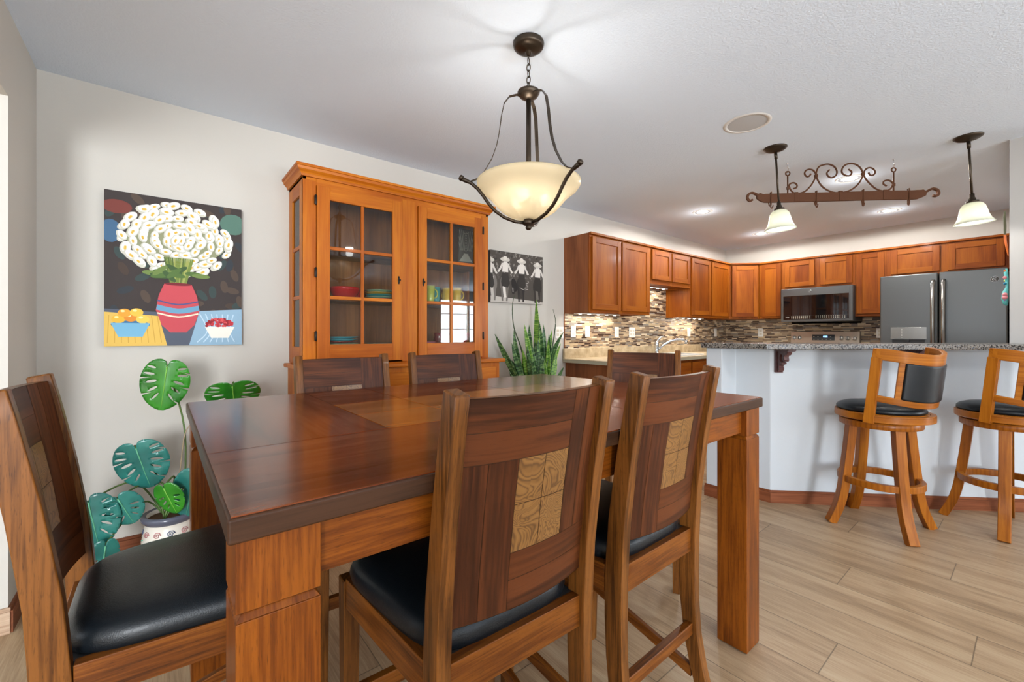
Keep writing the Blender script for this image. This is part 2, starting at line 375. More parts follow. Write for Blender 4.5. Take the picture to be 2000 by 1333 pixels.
# ------------------------------------------------------------------ room shell
YW, XF, XL, CH = 3.04, 6.68, -0.465, 2.44
JY = 2.55
b = MB(); b.box(-4.6, -5.6, -0.05, 9.1, 3.16, 0, M_floor, (0,1,0)); struct(b.build('floor'))
b = MB(); b.box(-4.6, -5.6, CH, 9.1, 3.16, CH+0.1, M_ceil, (1,0,0)); struct(b.build('ceiling'))
b = MB(); b.box(-4.6, YW, 0, 6.8, YW+0.12, CH, M_wall); struct(b.build('wall_north'))
b = MB(); b.box(XF, -0.35, 0, XF+0.12, YW, CH, M_wall); b.box(9.0, -5.6, 0, 9.1, -0.35, CH, M_wall); struct(b.build('wall_east'))
b = MB(); b.box(XL-0.12, JY, 0, XL, YW, CH, M_wall); b.box(XL-0.12, -1.0, 2.10, XL, JY, CH, M_wall); b.box(XL-0.12, -1.6, 0, XL, -1.0, CH, M_wall); b.box(XL-0.12, -5.5, 2.10, XL, -1.6, CH, M_wall)
struct(b.build('wall_left'))
def wall_holes(mb, axis, pos, a0, a1, holes, mat, th=0.12):
    def bx(u0, u1, z0, z1):
        if u1-u0 < 1e-4 or z1-z0 < 1e-4: return
        if axis == 'y': mb.box(u0, pos-th, z0, u1, pos, z1, mat)
        else: mb.box(pos-th, u0, z0, pos, u1, z1, mat)
    c = a0
    for (u0, u1, z0, z1) in holes:
        bx(c, u0, 0, CH); bx(u0, u1, 0, z0); bx(u0, u1, z1, CH); c = u1
    bx(c, a1, 0, CH)
SH = [(-3.8, -2.0, 0.25, 2.3), (-0.3, 2.9, 0.25, 2.3), (6.2, 8.2, 0.4, 2.2)]
b = MB(); wall_holes(b, 'y', -5.5, -4.6, 9.1, SH, M_wall); struct(b.build('wall_south'))
b = MB(); wall_holes(b, 'x', -4.5, -5.5, YW, [(-1.2, 1.8, 0.6, 2.2)], M_wall); struct(b.build('wall_west'))
wi = 1
def window(u0, u1, z0, z1, axis, pos, nx, nz):
    global wi
    b = MB(); t = 0.05
    def bx(a0, a1, c0, c1, d=0.06):
        if axis == 'y': b.box(a0, pos-0.06-d/2, c0, a1, pos-0.06+d/2, c1, M_trimwhite)
        else: b.box(pos-0.06-d/2, a0, c0, pos-0.06+d/2, a1, c1, M_trimwhite)
    bx(u0, u0+t, z0, z1); bx(u1-t, u1, z0, z1); bx(u0, u1, z0, z0+t); bx(u0, u1, z1-t, z1)
    for i in range(1, nx):
        x = u0+(u1-u0)*i/nx; bx(x-0.035, x+0.035, z0, z1)
    for i in range(1, nz):
        z = z0+(z1-z0)*i/nz; bx(u0, u1, z-0.01, z+0.01, 0.03)
    struct(b.build('window_%d' % wi)); wi += 1
window(*SH[0], 'y', -5.5, 2, 3); window(*SH[1], 'y', -5.5, 3, 3); window(*SH[2], 'y', -5.5, 2, 4); window(-1.2, 1.8, 0.6, 2.2, 'x', -4.5, 3, 2)

# half wall under the bar and the full wall block at the right
b = MB()
b.prism([(3.065,1.534),(3.065,1.42),(3.275,1.42),(3.275,1.185),(4.60,-0.14),(4.60,-0.03),(3.39,1.18),(3.39,1.534)], 0, 1.067, M_wallsh, (0,0,1))
struct(b.build('wall_bar', bevel=0.006))
b = MB(); b.prism([(4.31,0.13),(4.31,-0.35),(9.0,-0.35),(9.0,-0.23),(6.68,-0.23),(6.68,0.13)], 1.104, CH, M_rwall, (0,0,1))
b.prism([(4.62,0.13),(4.62,-0.35),(9.0,-0.35),(9.0,-0.23),(6.68,-0.23),(6.68,0.13)], 0, 1.067, M_rwall, (0,0,1)); b.box(5.0,-0.35,1.067,6.68,0.13,1.104, M_rwall); b.box(6.68,-0.35,1.067,9.0,-0.23,1.104, M_rwall)
struct(b.build('wall_right'))
# baseboards
def basebd(name, pts, mat, h=0.10, t=0.014, side=1):
    """board following pts (2d), thick towards +side of left normal"""
    b = MB()
    for (x0, y0), (x1, y1) in zip(pts, pts[1:]):
        d = Vector((x1-x0, y1-y0)); n = Vector((-d.y, d.x)).normalized()*t*side; n2 = n*0.55
        e = d.normalized()*t*0.5
        x0_, y0_, x1_, y1_ = x0-e.x, y0-e.y, x1+e.x, y1+e.y
        b.hexa([(x0_,y0_,0),(x1_,y1_,0),(x1_+n.x,y1_+n.y,0),(x0_+n.x,y0_+n.y,0)], [(x0_,y0_,h-0.015),(x1_,y1_,h-0.015),(x1_+n.x,y1_+n.y,h-0.015),(x0_+n.x,y0_+n.y,h-0.015)], mat, (d.x,d.y,0))
        b.hexa([(x0_,y0_,h-0.015),(x1_,y1_,h-0.015),(x1_+n2.x,y1_+n2.y,h-0.015),(x0_+n2.x,y0_+n2.y,h-0.015)], [(x0_,y0_,h),(x1_,y1_,h),(x1_+n2.x,y1_+n2.y,h),(x0_+n2.x,y0_+n2.y,h)], mat, (d.x,d.y,0))
    return struct(b.build(name))
basebd('baseboard_north', [(XL, YW), (3.17, YW)], M_base, side=-1)
basebd('baseboard_left', [(XL, JY), (XL, YW)], M_base, side=-1)
basebd('baseboard_opening', [(XL-0.12, JY), (XL, JY)], M_baselight, side=-1)
basebd('baseboard_bar', [(3.065,1.534),(3.065,1.42),(3.275,1.42),(3.275,1.185),(4.60,-0.14)], M_base, h=0.085, side=-1)

# ------------------------------------------------------------------ kitchen cabinets
def panel_door(b, x0, z0, x1, z1, y, mat=None, fr=0.055, th=0.02):
    mat = mat or M_cab
    b.box(x0, y-th, z0, x0+fr, y, z1, mat, (0,0,1)); b.box(x1-fr, y-th, z0, x1, y, z1, mat, (0,0,1))
    b.box(x0+fr, y-th, z0, x1-fr, y, z0+fr, mat, (1,0,0)); b.box(x0+fr, y-th, z1-fr, x1-fr, y, z1, mat, (1,0,0))
    b.box(x0+fr-0.004, y-th+0.009, z0+fr-0.004, x1-fr+0.004, y-0.002, z1-fr+0.004, mat, (0,0,1))
def cabinet(name, label, loc, rotz, W, D, h, doors, cat='cabinet', trim=True, endmat=None, group=None, inset=0.0):
    t = thing(name, label, cat, loc, rotz, group)
    b = MB(); m = 0.018
    # carcass: sides, back, top, bottom, face frame
    b.box(0, 0.018, 0, m, D, h, endmat or M_cab, (0,0,1)); b.box(W-m, 0.018, 0, W, D, h, endmat or M_cab, (0,0,1))
    b.box(m, D-0.01, 0, W-m, D, h, M_cab, (0,0,1)); b.box(m, 0.018, h-m, W-m, D-0.01, h, M_cab, (1,0,0)); b.box(m, 0.018, 0.012, W-m, D-0.01, 0.012+m, M_cab, (1,0,0))
    b.build('cabinet_body', t, bevel=0.001)
    f = MB()
    xs = [0]+[d for dd in doors for d in (dd[0], dd[2])]+[W]
    zt = max(d[3] for d in doors); zb = min(d[1] for d in doors)
    for i in range(0, len(xs), 2):
        a_, b_ = xs[i], xs[i+1]
        e0 = a_ if i == 0 else a_-0.012; e1 = b_ if i == len(xs)-2 else b_+0.012
        if e1-e0 > 0.004: f.box(e0, 0, 0, e1, 0.018, h, M_cab, (0,0,1))
    f.box(0.005, 0.001, zt-0.012, W-0.005, 0.018, h, M_cab, (1,0,0)); f.box(0.005, 0.001, 0, W-0.005, 0.018, zb+0.012, M_cab, (1,0,0))
    f.build('face_frame', t, bevel=0.001)
    for dd in doors:
        q = MB(); panel_door(q, *dd, 0.0); q.build('door', t, bevel=0.0022)
    if trim:
        q = MB(); q.box(-0.004 if W > 0.5 else 0, -0.026, h-0.018, W+0.0, 0.0, h+0.004, M_cab, (1,0,0)); q.build('top_trim', t, bevel=0.004)
    return t
UZ, UH = 1.372, 0.762
def dl(x0, *prs, z0=0.03, z1=UH-0.035): return [(a-x0, z0, b_-x0, z1) for a, b_ in prs]
cabinet('wall_cabinet', 'tall brown wall cabinet with two doors nearest the snake plant, its end panel exposed', (3.152, 2.71, UZ), 0, 1.0, YW-2.71, UH, dl(3.152, (3.18, 3.62), (3.645, 4.13)), endmat=M_cabend)
SZ = 1.72
cabinet('wall_cabinet', 'short two-door wall cabinet over the sink with a light under it', (4.155, 2.71, SZ), 0, 0.85, YW-2.71, 2.134-SZ, [(4.18-4.155, 0.05, 4.565-4.155, 2.134-SZ-0.035), (4.59-4.155, 0.05, 4.985-4.155, 2.134-SZ-0.035)])
cabinet('wall_cabinet', 'tall two-door wall cabinet right of the sink, beside the corner cabinet', (5.008, 2.71, UZ), 0, 1.06, YW-2.71, UH, dl(5.008, (5.035, 5.51), (5.54, 6.04)))
# diagonal corner cabinet
t = thing('corner_cabinet', 'diagonal corner wall cabinet with a single door where the two kitchen walls meet', 'cabinet', (6.07, 2.71, UZ))
b = MB(); b.prism([(x-6.07, y-2.71) for x, y in [(6.073,2.722),(6.346,2.449),(6.346,2.435),(6.679,2.435),(6.679,3.039),(6.073,3.039)]], 0, UH, M_cab, (0,0,1)); b.build('cabinet_body', t)
DW = 0.396; M45 = Matrix.Rotation(-R(45), 4, 'Z')
def built45(b, nm): 
    b.v = [M45 @ p for p in b.v]; b.g = [((M45.to_3x3() @ g_[0]), g_[1]) for g_ in b.g]; return b.build(nm, t, bevel=0.0022)
b = MB(); panel_door(b, 0.03, 0.03, DW-0.03, UH-0.035, 0.0); built45(b, 'door')
b = MB(); b.box(0, -0.026, UH-0.018, DW, 0.0, UH+0.004, M_cab); built45(b, 'top_trim')
def fcab(label, y1, y0, z0, doors, **k):
    h = 2.134-z0
    return cabinet('wall_cabinet', label, (6.35, y1, z0), -R(90), y1-y0, XF-6.35, h, [(y1-a, 0.03, y1-c, h-0.035) for a, c in doors], **k)
fcab('narrow single-door wall cabinet between the corner cabinet and the microwave', 2.43, 2.15, UZ, [(2.41, 2.165)])
fcab('short two-door wall cabinet directly above the microwave', 2.15, 1.39, 1.745, [(2.12, 1.79), (1.73, 1.41)])
fcab('narrow single-door wall cabinet between the microwave and the refrigerator', 1.39, 1.10, UZ, [(1.37, 1.12)])
t = fcab('wide two-door cabinet above the refrigerator with tall side panel', 1.10, 0.185, 1.80, [(1.06, 0.67), (0.61, 0.22)])
b = MB(); b.box(0.917, -0.30, -1.80, 0.935, 0.33, 0.334, M_cab, (0,0,1)); b.build('side_panel', t)

# base cabinets
def basecab(label, loc, rotz, W, D, n, **k):
    w_ = (W-0.03)/n
    drs = [(0.015+i*w_+0.012, 0.12, 0.015+(i+1)*w_-0.012, 0.66) for i in range(n)]
    t = cabinet('base_cabinet', label, loc, rotz, W, D, 0.88, drs, trim=False, **k)
    for i in range(n):
        q = MB(); q.box(drs[i][0], -0.02, 0.69, drs[i][2], 0.0, 0.85, M_cab, (1,0,0)); q.build('drawer_front', t, bevel=0.0022)
    return t
basecab('base cabinet run with dark end panel below the beige sink counter', (3.17, 2.48, 0), 0, 2.85, YW-2.48-0.002, 6, endmat=M_cabend)
basecab('corner base cabinet on the stove wall left of the range', (6.06, 3.03, 0), -R(90), 0.88, 0.60, 2)
basecab('narrow base cabinet between the range and the refrigerator', (6.06, 1.385, 0), -R(90), 0.28, 0.60, 1)
# countertops
b = MB(); b.box(3.125, 2.445, 0.882, 6.03, 3.028, 0.92, M_laminate, (1,0,0)); b.box(6.03, 2.15, 0.882, 6.668, 3.028, 0.92, M_laminate, (0,1,0))
ct = b.build('countertop', bevel=0.004)
tag(ct, 'beige laminate countertop running under the sink window wall and around the corner', 'countertop')
b = MB(); b.box(3.125, 3.005, 0.92, 6.668, 3.03, 1.022, M_laminate, (1,0,0)); b.build('backsplash_strip', ct, bevel=0.003)
b = MB(); b.box(3.1245, 2.444, 0.881, 3.128, 3.028, 0.912, M_lamedge, (0,1,0)); b.box(3.1245, 2.4435, 0.881, 5.9, 2.447, 0.912, M_lamedge, (1,0,0)); b.build('front_edge', ct)
b = MB(); b.box(6.03, 1.105, 0.882, 6.668, 1.388, 0.92, M_laminate, (0,1,0))
tag(b.build('countertop', bevel=0.004), 'small piece of beige countertop between the range and the refrigerator', 'countertop')
# mosaic tile
b = MB(); b.box(3.152, 3.03, 1.022, 6.68, YW, 1.372, M_tile, (1,0,0)); b.box(4.152, 3.03, 1.372, 5.01, YW, 1.72, M_tile, (1,0,0))
b.box(3.147, 3.028, 1.0225, 3.152, YW, 1.372, M_cabend, (0,0,1))
struct(b.build('trim_1'))
b = MB(); b.box(6.67, 1.10, 0.92, XF, 3.03, 1.372, M_tile, (0,1,0)); b.box(6.67, 1.39, 1.30, XF, 2.15, 1.745, M_tile, (0,1,0)); struct(b.build('trim_2'))

# sink + faucet
b = MB(); x0, x1, y0, y1, z = 4.30, 4.98, 2.52, 2.94, 0.921
def ring(mb, z0, z1, o, i, mat):
    (ax, ay, bx_, by), (cx_, cy, dx, dy) = o, i
    v = [(ax,ay),(bx_,ay),(bx_,by),(ax,by)]; u = [(cx_,cy),(dx,cy),(dx,dy),(cx_,dy)]
    mb.add([(*p, z0) for p in v]+[(*p, z1) for p in u], [(0,1,5,4),(1,2,6,5),(2,3,7,6),(3,0,4,7)], mat)
b.box(x0, y0, z, x1, y0+0.03, z+0.012, M_plaster); b.box(x0, y1-0.07, z, x1, y1, z+0.012, M_plaster); b.box(x0, y0+0.03, z, x0+0.03, y1-0.07, z+0.012, M_plaster); b.box(x1-0.03, y0+0.03, z, x1, y1-0.07, z+0.012, M_plaster)
b.box((x0+x1)/2-0.015, y0+0.03, z, (x0+x1)/2+0.015, y1-0.07, z+0.008, M_plaster)
for (a_, c_) in ((x0+0.03, (x0+x1)/2-0.015), ((x0+x1)/2+0.015, x1-0.03)):
    b.box(a_, y0+0.03, z+0.0005, c_, y1-0.07, z+0.003, M_slate)
tag(b.build('sink', bevel=0.003), 'white double sink set in the beige counter', 'sink')
t = thing('faucet', 'chrome kitchen faucet with curved spout and raised lever', 'faucet', (4.589, 2.90, 0.933))
b = MB(); b.lathe([(0.0,0),(0.03,0),(0.03,0.006),(0.024,0.012),(0.022,0.06),(0.026,0.075),(0.026,0.12),(0.02,0.14),(0,0.148)], M_chrome, 20); b.box(-0.11,-0.025,0,0.11,0.025,0.006, M_chrome); b.build('body', t)
b = MB(); P0 = [(0.015,-0.01,0.05),(0.06,-0.05,0.10),(0.12,-0.10,0.145),(0.19,-0.15,0.17),(0.25,-0.20,0.168),(0.275,-0.22,0.15)]
b.tube(P0, 0.014, M_chrome, 12); b.build('spout', t)
b = MB(); b.lathe([(0.0,-0.03),(0.02,-0.03),(0.022,0.0),(0.016,0.018),(0,0.02)], M_chrome, 14, (0.275,-0.22,0.145)); b.build('spray_head', t)
b = MB(); b.tube([(0,0,0.13),(0.01,-0.01,0.16),(0.05,-0.03,0.195),(0.10,-0.05,0.215)], 0.012, M_chrome, 10, scales=[1.3,1.2,0.8,0.6]); b.build('lever', t)

# outlets and switches
def plate(loc, face, label, w_=0.07, h=0.115, kind='switch'):
    t = thing('wall_plate', label, 'wall plate', loc, 0 if face == 'y' else -R(90))
    b = MB(); b.box(-w_/2, -0.006, -h/2, w_/2, 0, h/2, M_white); b.build('cover', t, bevel=0.002)
    b = MB()
    n = 2 if w_ > 0.09 else 1
    for i in range(n):
        cx_ = 0 if n == 1 else (-0.024+0.048*i)
        if kind == 'switch': b.box(cx_-0.016, -0.009, -0.033, cx_+0.016, -0.006, 0.033, M_trimwhite)
        else:
            for s_ in (-1, 1): b.box(cx_-0.016, -0.008, s_*0.02-0.013, cx_+0.016, -0.006, s_*0.02+0.013, M_cream)
    b.build('rocker' if kind == 'switch' else 'socket', t, bevel=0.001)
plate((3.273, 3.029, 1.191), 'y', 'white outlet plate on the tile, first from the snake plant', kind='outlet')
plate((3.494, 3.029, 1.192), 'y', 'white blank switch plate on the tile, second from the snake plant')
plate((3.99, 3.029, 1.187), 'y', 'white switch plate on the tile, just left of the wide plate')
plate((4.279, 3.029, 1.184), 'y', 'wide white double plate on the tile left of the faucet', 0.115, kind='outlet')
plate((5.57, 3.029, 1.188), 'y', 'white switch plate on the tile right of the faucet')
plate((6.33, 3.029, 1.185), 'y', 'white plate on the tile closest to the kitchen corner')
plate((6.669, 2.537, 1.185), 'x', 'white outlet plate on the stove wall left of the range', kind='outlet')
plate((6.669, 1.215, 1.176), 'x', 'cream outlet plate half hidden by the refrigerator', kind='outlet')
plate((3.082, 3.039, 1.18), 'y', 'white double outlet plate on the painted wall behind the snake plant', 0.115, kind='outlet')

# under cabinet light strips
def strip(x0, x1, y, z, label, power):
    t = thing('under_cabinet_light', label, 'light', ((x0+x1)/2, y, z), 0, 'led strips under the wall cabinets'); L_ = x1-x0
    b = MB(); b.box(-L_/2, -0.02, -0.010, L_/2, 0.02, 0.0, M_white); b.build('housing', t)
    b = MB()
    for k in range(5): b.lathe([(0,-0.0135),(0.014,-0.0125),(0.016,-0.010)], M_led, 14, (-L_/2+L_*(k+0.5)/5, 0, 0))
    b.build('led_spots', t)
    area('under_cabinet_glow', ((x0+x1)/2, y, z-0.018), (0, 0, 0), L_, 0.03, power, (1, 0.93, 0.83))
strip(3.2, 3.9, 2.93, 1.378, 'bright led strip under the tall cabinet nearest the snake plant', 3.2)
strip(4.2, 4.85, 2.93, 1.726, 'bright led strip under the short cabinet over the sink', 2.8)
strip(5.04, 5.75, 2.93, 1.378, 'bright led strip under the cabinet right of the sink', 3)

# ------------------------------------------------------------------ microwave  (local: x along width, -y front)
t = thing('microwave', 'dark steel over-the-range microwave with black glass door', 'microwave', (6.27, 2.138, 1.32), -R(90))
b = MB(); b.box(0, 0.012, 0, 0.755, 0.405, 0.423, M_slatedk); b.build('case', t, bevel=0.003)
b = MB(); b.box(0.0, -0.012, 0.0, 0.755, 0.012, 0.423, M_slate, (1,0,0)); b.box(0.725,-0.022,0.0,0.752,-0.012,0.423,M_slate,(0,0,1)); b.build('door_frame', t, bevel=0.004)
b = MB(); b.box(0.03, -0.0145, 0.028, 0.715, -0.0125, 0.33, M_blackglass); gl_ = b.build('door_glass', t)
b = MB()
for k in range(26):
    if 9 < k < 12: continue
    x = 0.12+k*0.022
    for q in range(3): b.box(x, -0.0152, 0.04+q*0.013, x+0.010, -0.0146, 0.044+q*0.013, M_cream)
b.box(0.055, -0.0152, 0.05, 0.095, -0.0146, 0.056, M_cream)
b.box(0.03,-0.0152,0.078,0.715,-0.0147,0.079,M_slate)
b.build('control_panel', t)
def badge(mb, c, r, M=None):
    # round monogram badge: rim ring, two looped letter shapes
    def rg(rad, th, cx_=0, cz=0, n=28, a0=0, a1=2*pi):
        pts = [(c[0]+cx_+rad*cos(a0+(a1-a0)*k/n), c[1]-0.002, c[2]+cz+rad*sin(a0+(a1-a0)*k/n)) for k in range(n+1)]
        mb.tube(pts, th, M_chrome, 6, M=M)
    mb.lathe([(0, 0), (r, 0), (r, 0.002), (0, 0.002)], M_slate, 28, M=(M or Matrix()) @ Matrix.Translation(c) @ Matrix.Rotation(pi/2, 4, 'X'))
    rg(r, r*0.07); rg(r*0.38, r*0.06, -r*0.32, r*0.05, a0=0.6, a1=5.6); rg(r*0.34, r*0.06, r*0.34, 0.15*r, a0=1.2, a1=4.6); rg(r*0.30, r*0.06, r*0.36, -0.28*r, a0=1.8, a1=5.4)
b = MB(); badge(b, (0.33, -0.0125, 0.378), 0.016); b.build('maker_badge', t)

# ------------------------------------------------------------------ range
t = thing('range', 'steel electric range with five knobs and a lit clock on its back panel', 'range', (6.03, 2.137, 0), -R(90))
b = MB(); b.box(0, 0.03, 0.02, 0.74, 0.63, 0.905, M_slatedk); b.build('body', t, bevel=0.003)
b = MB(); b.box(0.01, 0.0, 0.22, 0.73, 0.03, 0.83, M_steel); b.box(0.1, -0.002, 0.35, 0.64, 0.0, 0.68, M_blackglass); b.build('oven_door', t, bevel=0.003)
b = MB(); b.tube([(0.06,0,0.79),(0.06,-0.045,0.79),(0.68,-0.045,0.79),(0.68,0,0.79)], 0.012, M_steel, 10); b.build('oven_handle', t)
b = MB(); b.box(0, 0.0, 0.905, 0.74, 0.62, 0.922, M_blackglass); b.build('cooktop', t, bevel=0.003)
b = MB(); b.hexa([(0,0.55,0.922),(0.742,0.55,0.922),(0.742,0.635,0.922),(0,0.635,0.922)], [(0,0.585,1.197),(0.742,0.585,1.197),(0.742,0.635,1.197),(0,0.635,1.197)], M_steel, (1,0,0)); bp_ = b.build('back_panel', t, bevel=0.004)
def bpy_(z): return 0.55+0.035*(z-0.922)/0.275
M_knob = plain('range_knob', (214, 208, 200), 0.3, 0.4)
def knob(x, z):
    b = MB(); y = bpy_(z); Mk = Matrix.Translation((x, y, z)) @ Matrix.Rotation(pi/2-0.127, 4, 'X')
    b.lathe([(0,0.0),(0.026,0.0),(0.026,0.004),(0.021,0.006),(0.020,0.026),(0.017,0.03),(0,0.03)], M_knob, 20, M=Mk); b.box(-0.004,-0.018,0.03,0.004,0.018,0.036, M_darkgrey, M=Mk); b.build('knob', bp_)
for yy, zz in ((2.096,1.115),(2.036,1.115),(1.579,1.115),(1.512,1.112),(1.446,1.108)): knob(2.137-yy, zz)
b = MB(); x0, x1 = 2.137-1.89, 2.137-1.647
y = bpy_(1.12)
b.hexa([(x0,bpy_(1.083)-0.003,1.083),(x1,bpy_(1.083)-0.003,1.083),(x1,bpy_(1.083)+0.004,1.083),(x0,bpy_(1.083)+0.004,1.083)], [(x0,bpy_(1.158)-0.003,1.158),(x1,bpy_(1.158)-0.003,1.158),(x1,bpy_(1.158)+0.004,1.158),(x0,bpy_(1.158)+0.004,1.158)], M_darkgrey)
M_digit = plain('lit_blue_digits', (150, 200, 255), 0.5, emit=(150, 200, 255), es=4)
seg = {'1': 'bc', '2': 'abged', '0': 'abcdef', '5': 'afgcd'}
def digit(mb, ch, x, z, w_, h):
    y0 = bpy_(z)-0.0045; tk = w_*0.2
    S = {'a': (0,h-tk,w_,h), 'd': (0,0,w_,tk), 'g': (0,h/2-tk/2,w_,h/2+tk/2), 'b': (w_-tk,h/2,w_,h), 'c': (w_-tk,0,w_,h/2), 'f': (0,h/2,tk,h), 'e': (0,0,tk,h/2)}
    for k in seg[ch]:
        a_ = S[k]; mb.box(x+a_[0], y0-0.0015, z+a_[1], x+a_[2], y0+0.001, z+a_[3], M_digit)
for i, ch in enumerate('1205'): digit(b, ch, x0+0.115+i*0.013+(0.004 if i > 1 else 0), 1.122, 0.009, 0.018)
for i in range(5):
    for j in range(2): b.box(x0+0.015+i*0.045, bpy_(1.10)-0.0045, 1.095+j*0.032, x0+0.027+i*0.045, bpy_(1.10)-0.003, 1.101+j*0.032, M_cream) if not (j == 1 and i in (2, 3)) else None
b.build('display', bp_)
for yy in (): pass

# ------------------------------------------------------------------ refrigerator
t = thing('refrigerator', 'dark grey steel french-door refrigerator with water dispenser', 'refrigerator', (5.95, 1.086, 0), -R(90))
b = MB(); b.box(0.004, 0.07, 0.02, 0.893, 0.71, 1.765, M_slatedk); b.build('cabinet_body', t, bevel=0.004)
b = MB(); b.box(0.0, 0, 0.66, 0.444, 0.065, 1.776, M_slate, (0,0,1)); dL = b.build('door', t, bevel=0.012, seg=3)
b = MB(); b.box(0.45, 0, 0.66, 0.897, 0.065, 1.776, M_slate, (0,0,1)); dR = b.build('door', t, bevel=0.012, seg=3)
b = MB(); b.box(0.0, 0, 0.06, 0.897, 0.065, 0.65, M_slate, (1,0,0)); dB = b.build('freezer_drawer', t, bevel=0.012, seg=3)
def fhandle(x, par):
    b = MB()
    pts = [(x, -0.0, 1.70), (x, -0.03, 1.695), (x, -0.052, 1.66), (x, -0.058, 1.3), (x, -0.052, 0.82), (x, -0.03, 0.785), (x, 0.0, 0.78)]
    b.sweep(pts, [(0.016*cos(2*pi*k/12), 0.011*sin(2*pi*k/12)) for k in range(12)], M_slatehandle, up=(0,1,0), smooth=True); b.build('handle', par)
fhandle(0.41, dL); fhandle(0.484, dR)
b = MB(); b.tube([(0.08,0,0.58),(0.08,-0.05,0.58),(0.82,-0.05,0.58),(0.82,0,0.58)], 0.012, M_slatehandle, 10); b.build('handle', dB)
b = MB(); b.box(0.088, -0.003, 1.115, 0.362, 0.0, 1.235, M_slatehandle); b.box(0.088,-0.012,1.108,0.362,0.0,1.118,M_slate); b.box(0.10,-0.0015,0.84,0.35,0.0005,1.108,M_darkgrey)
for k in range(6): b.box(0.172, -0.004, 1.128+k*0.017, 0.180, -0.0028, 1.131+k*0.017, M_white)
b.box(0.168,-0.004,1.13,0.184,-0.0028,1.132,M_white); b.box(0.21,-0.03,1.085,0.235,0.0,1.108,M_darkgrey)
b.build('dispenser', dL, bevel=0.001)
b = MB(); badge(b, (0.818, -0.002, 1.672), 0.026); b.build('maker_badge', dR)

# ------------------------------------------------------------------ bar top and corbels
b = MB(); b.prism([(3.025,1.555),(3.025,1.115),(4.66,-0.52),(4.98,-0.36),(4.98,-0.21),(3.50,1.27),(3.25,1.555)], 1.0675, 1.1035, M_granite, (1,0,0))
gt = b.build('bar_countertop', bevel=0.005, seg=3); tag(gt, 'grey speckled granite bar top over the white half wall', 'countertop')
def corbel(px, py, label):
    t = thing('corbel', label, 'bracket', (px, py, 1.067), R(45), 'dark corbels under the bar top')   # local -x out... outward = local (-1,0)
    b = MB(); th = 0.032
    def ext(poly, w_=th):  # poly in (d,z) d outward
        n = len(poly); v = [(-d, -w_/2, z) for d, z in poly]+[(-d, w_/2, z) for d, z in poly]
        b.add(v, [tuple(range(n)), tuple(range(2*n-1, n-1, -1))]+[(i, (i+1) % n, n+(i+1) % n, n+i) for i in range(n)], M_corbel, (0,0,1))
    ext([(0,0),(0.185,0),(0.185,-0.008),(0.165,-0.018),(0,-0.018)], 0.05)
    ext([(0,-0.018),(0.022,-0.018),(0.022,-0.165),(0,-0.165)], 0.05)
    ext([(0.022,-0.018),(0.155,-0.018),(0.15,-0.03),(0.135,-0.042),(0.118,-0.04),(0.112,-0.055),(0.118,-0.075),(0.108,-0.085),(0.092,-0.078),(0.085,-0.062),(0.09,-0.045),(0.075,-0.035),(0.06,-0.045),(0.052,-0.065),(0.058,-0.082),(0.072,-0.09),(0.085,-0.092),(0.082,-0.104),(0.06,-0.108),(0.045,-0.12),(0.055,-0.135),(0.05,-0.15),(0.034,-0.152),(0.022,-0.165)])
    b.build('scroll_bracket', t, bevel=0.002)
corbel(3.275+0.035, 1.185-0.035, 'dark carved corbel under the left part of the bar top')
corbel(3.275+0.60, 1.185-0.60, 'dark carved corbel behind the back of the left bar stool')

# ornaments at the end of the right wall
t = thing('painted_spoon', 'colourful painted spoon ornament hanging at the wall edge above the bar', 'ornament', (4.45, 0.132, 1.36))
Mz = plain('turquoise_glaze', (110, 205, 205), 0.3); Mp = plain('pink_glaze', (238, 150, 160), 0.3); My = plain('yellow_glaze', (220, 225, 90), 0.3); Mb_ = plain('blue_glaze', (40, 140, 180), 0.3); Mo = plain('orange_glaze', (232, 120, 50), 0.35); Mpu = plain('purple_glaze', (140, 70, 160), 0.3)
b = MB()
b.sweep([(0,0.013,0.0),(0,0.02,0.015),(0,0.022,0.05),(0,0.02,0.09),(0,0.012,0.125),(0,0.014,0.18),(0,0.018,0.225),(0,0.014,0.25)], [(0.02*cos(2*pi*k/14),0.012*sin(2*pi*k/14)) for k in range(14)], Mz, up=(0,1,0), scales=[0.3,1.1,1.5,1.3,0.6,0.8,0.85,0.4], smooth=True); sp_ = b.build('spoon_body', t)
b = MB()
for (dx, z, r_, mt) in ((-0.012,0.055,0.013,Mp),(-0.014,0.075,0.011,Mp),(0.008,0.04,0.008,My),(-0.012,0.035,0.005,Mpu),(0.0,0.235,0.006,Mo),(-0.008,0.19,0.009,Mp),(0.01,0.17,0.006,My),(-0.006,0.15,0.007,Mb_),(0.012,0.09,0.008,Mb_)):
    b.ball((dx-0.01, 0.022, z), r_, mt, 10, (1.0,1.2,1.2))
b.build('painted_dots', sp_)
t = thing('painted_machete', 'orange and green painted hanging ornament above the painted spoon', 'ornament', (4.45, 0.132, 1.70))
Mgr = plain('aged_green_paint', (120, 122, 96), 0.6)
b = MB(); b.sweep([(0.01,0.008,0.0),(0.005,0.014,0.05),(0,0.02,0.10),(0,0.022,0.14)], [(-0.02,-0.006),(0.02,-0.006),(0.02,0.006),(-0.02,0.006)], Mo, up=(0,1,0), scales=[0.4,0.8,1,1]); b.build('handle', t, bevel=0.003)
b = MB(); b.sweep([(0,0.022,0.14),(0,0.022,0.2),(0,0.024,0.26),(0,0.022,0.30)], [(-0.025,-0.006),(0.025,-0.006),(0.025,0.006),(-0.025,0.006)], Mgr, up=(0,1,0), scales=[0.8,1,1,0.6]); b.build('blade', t, bevel=0.002)
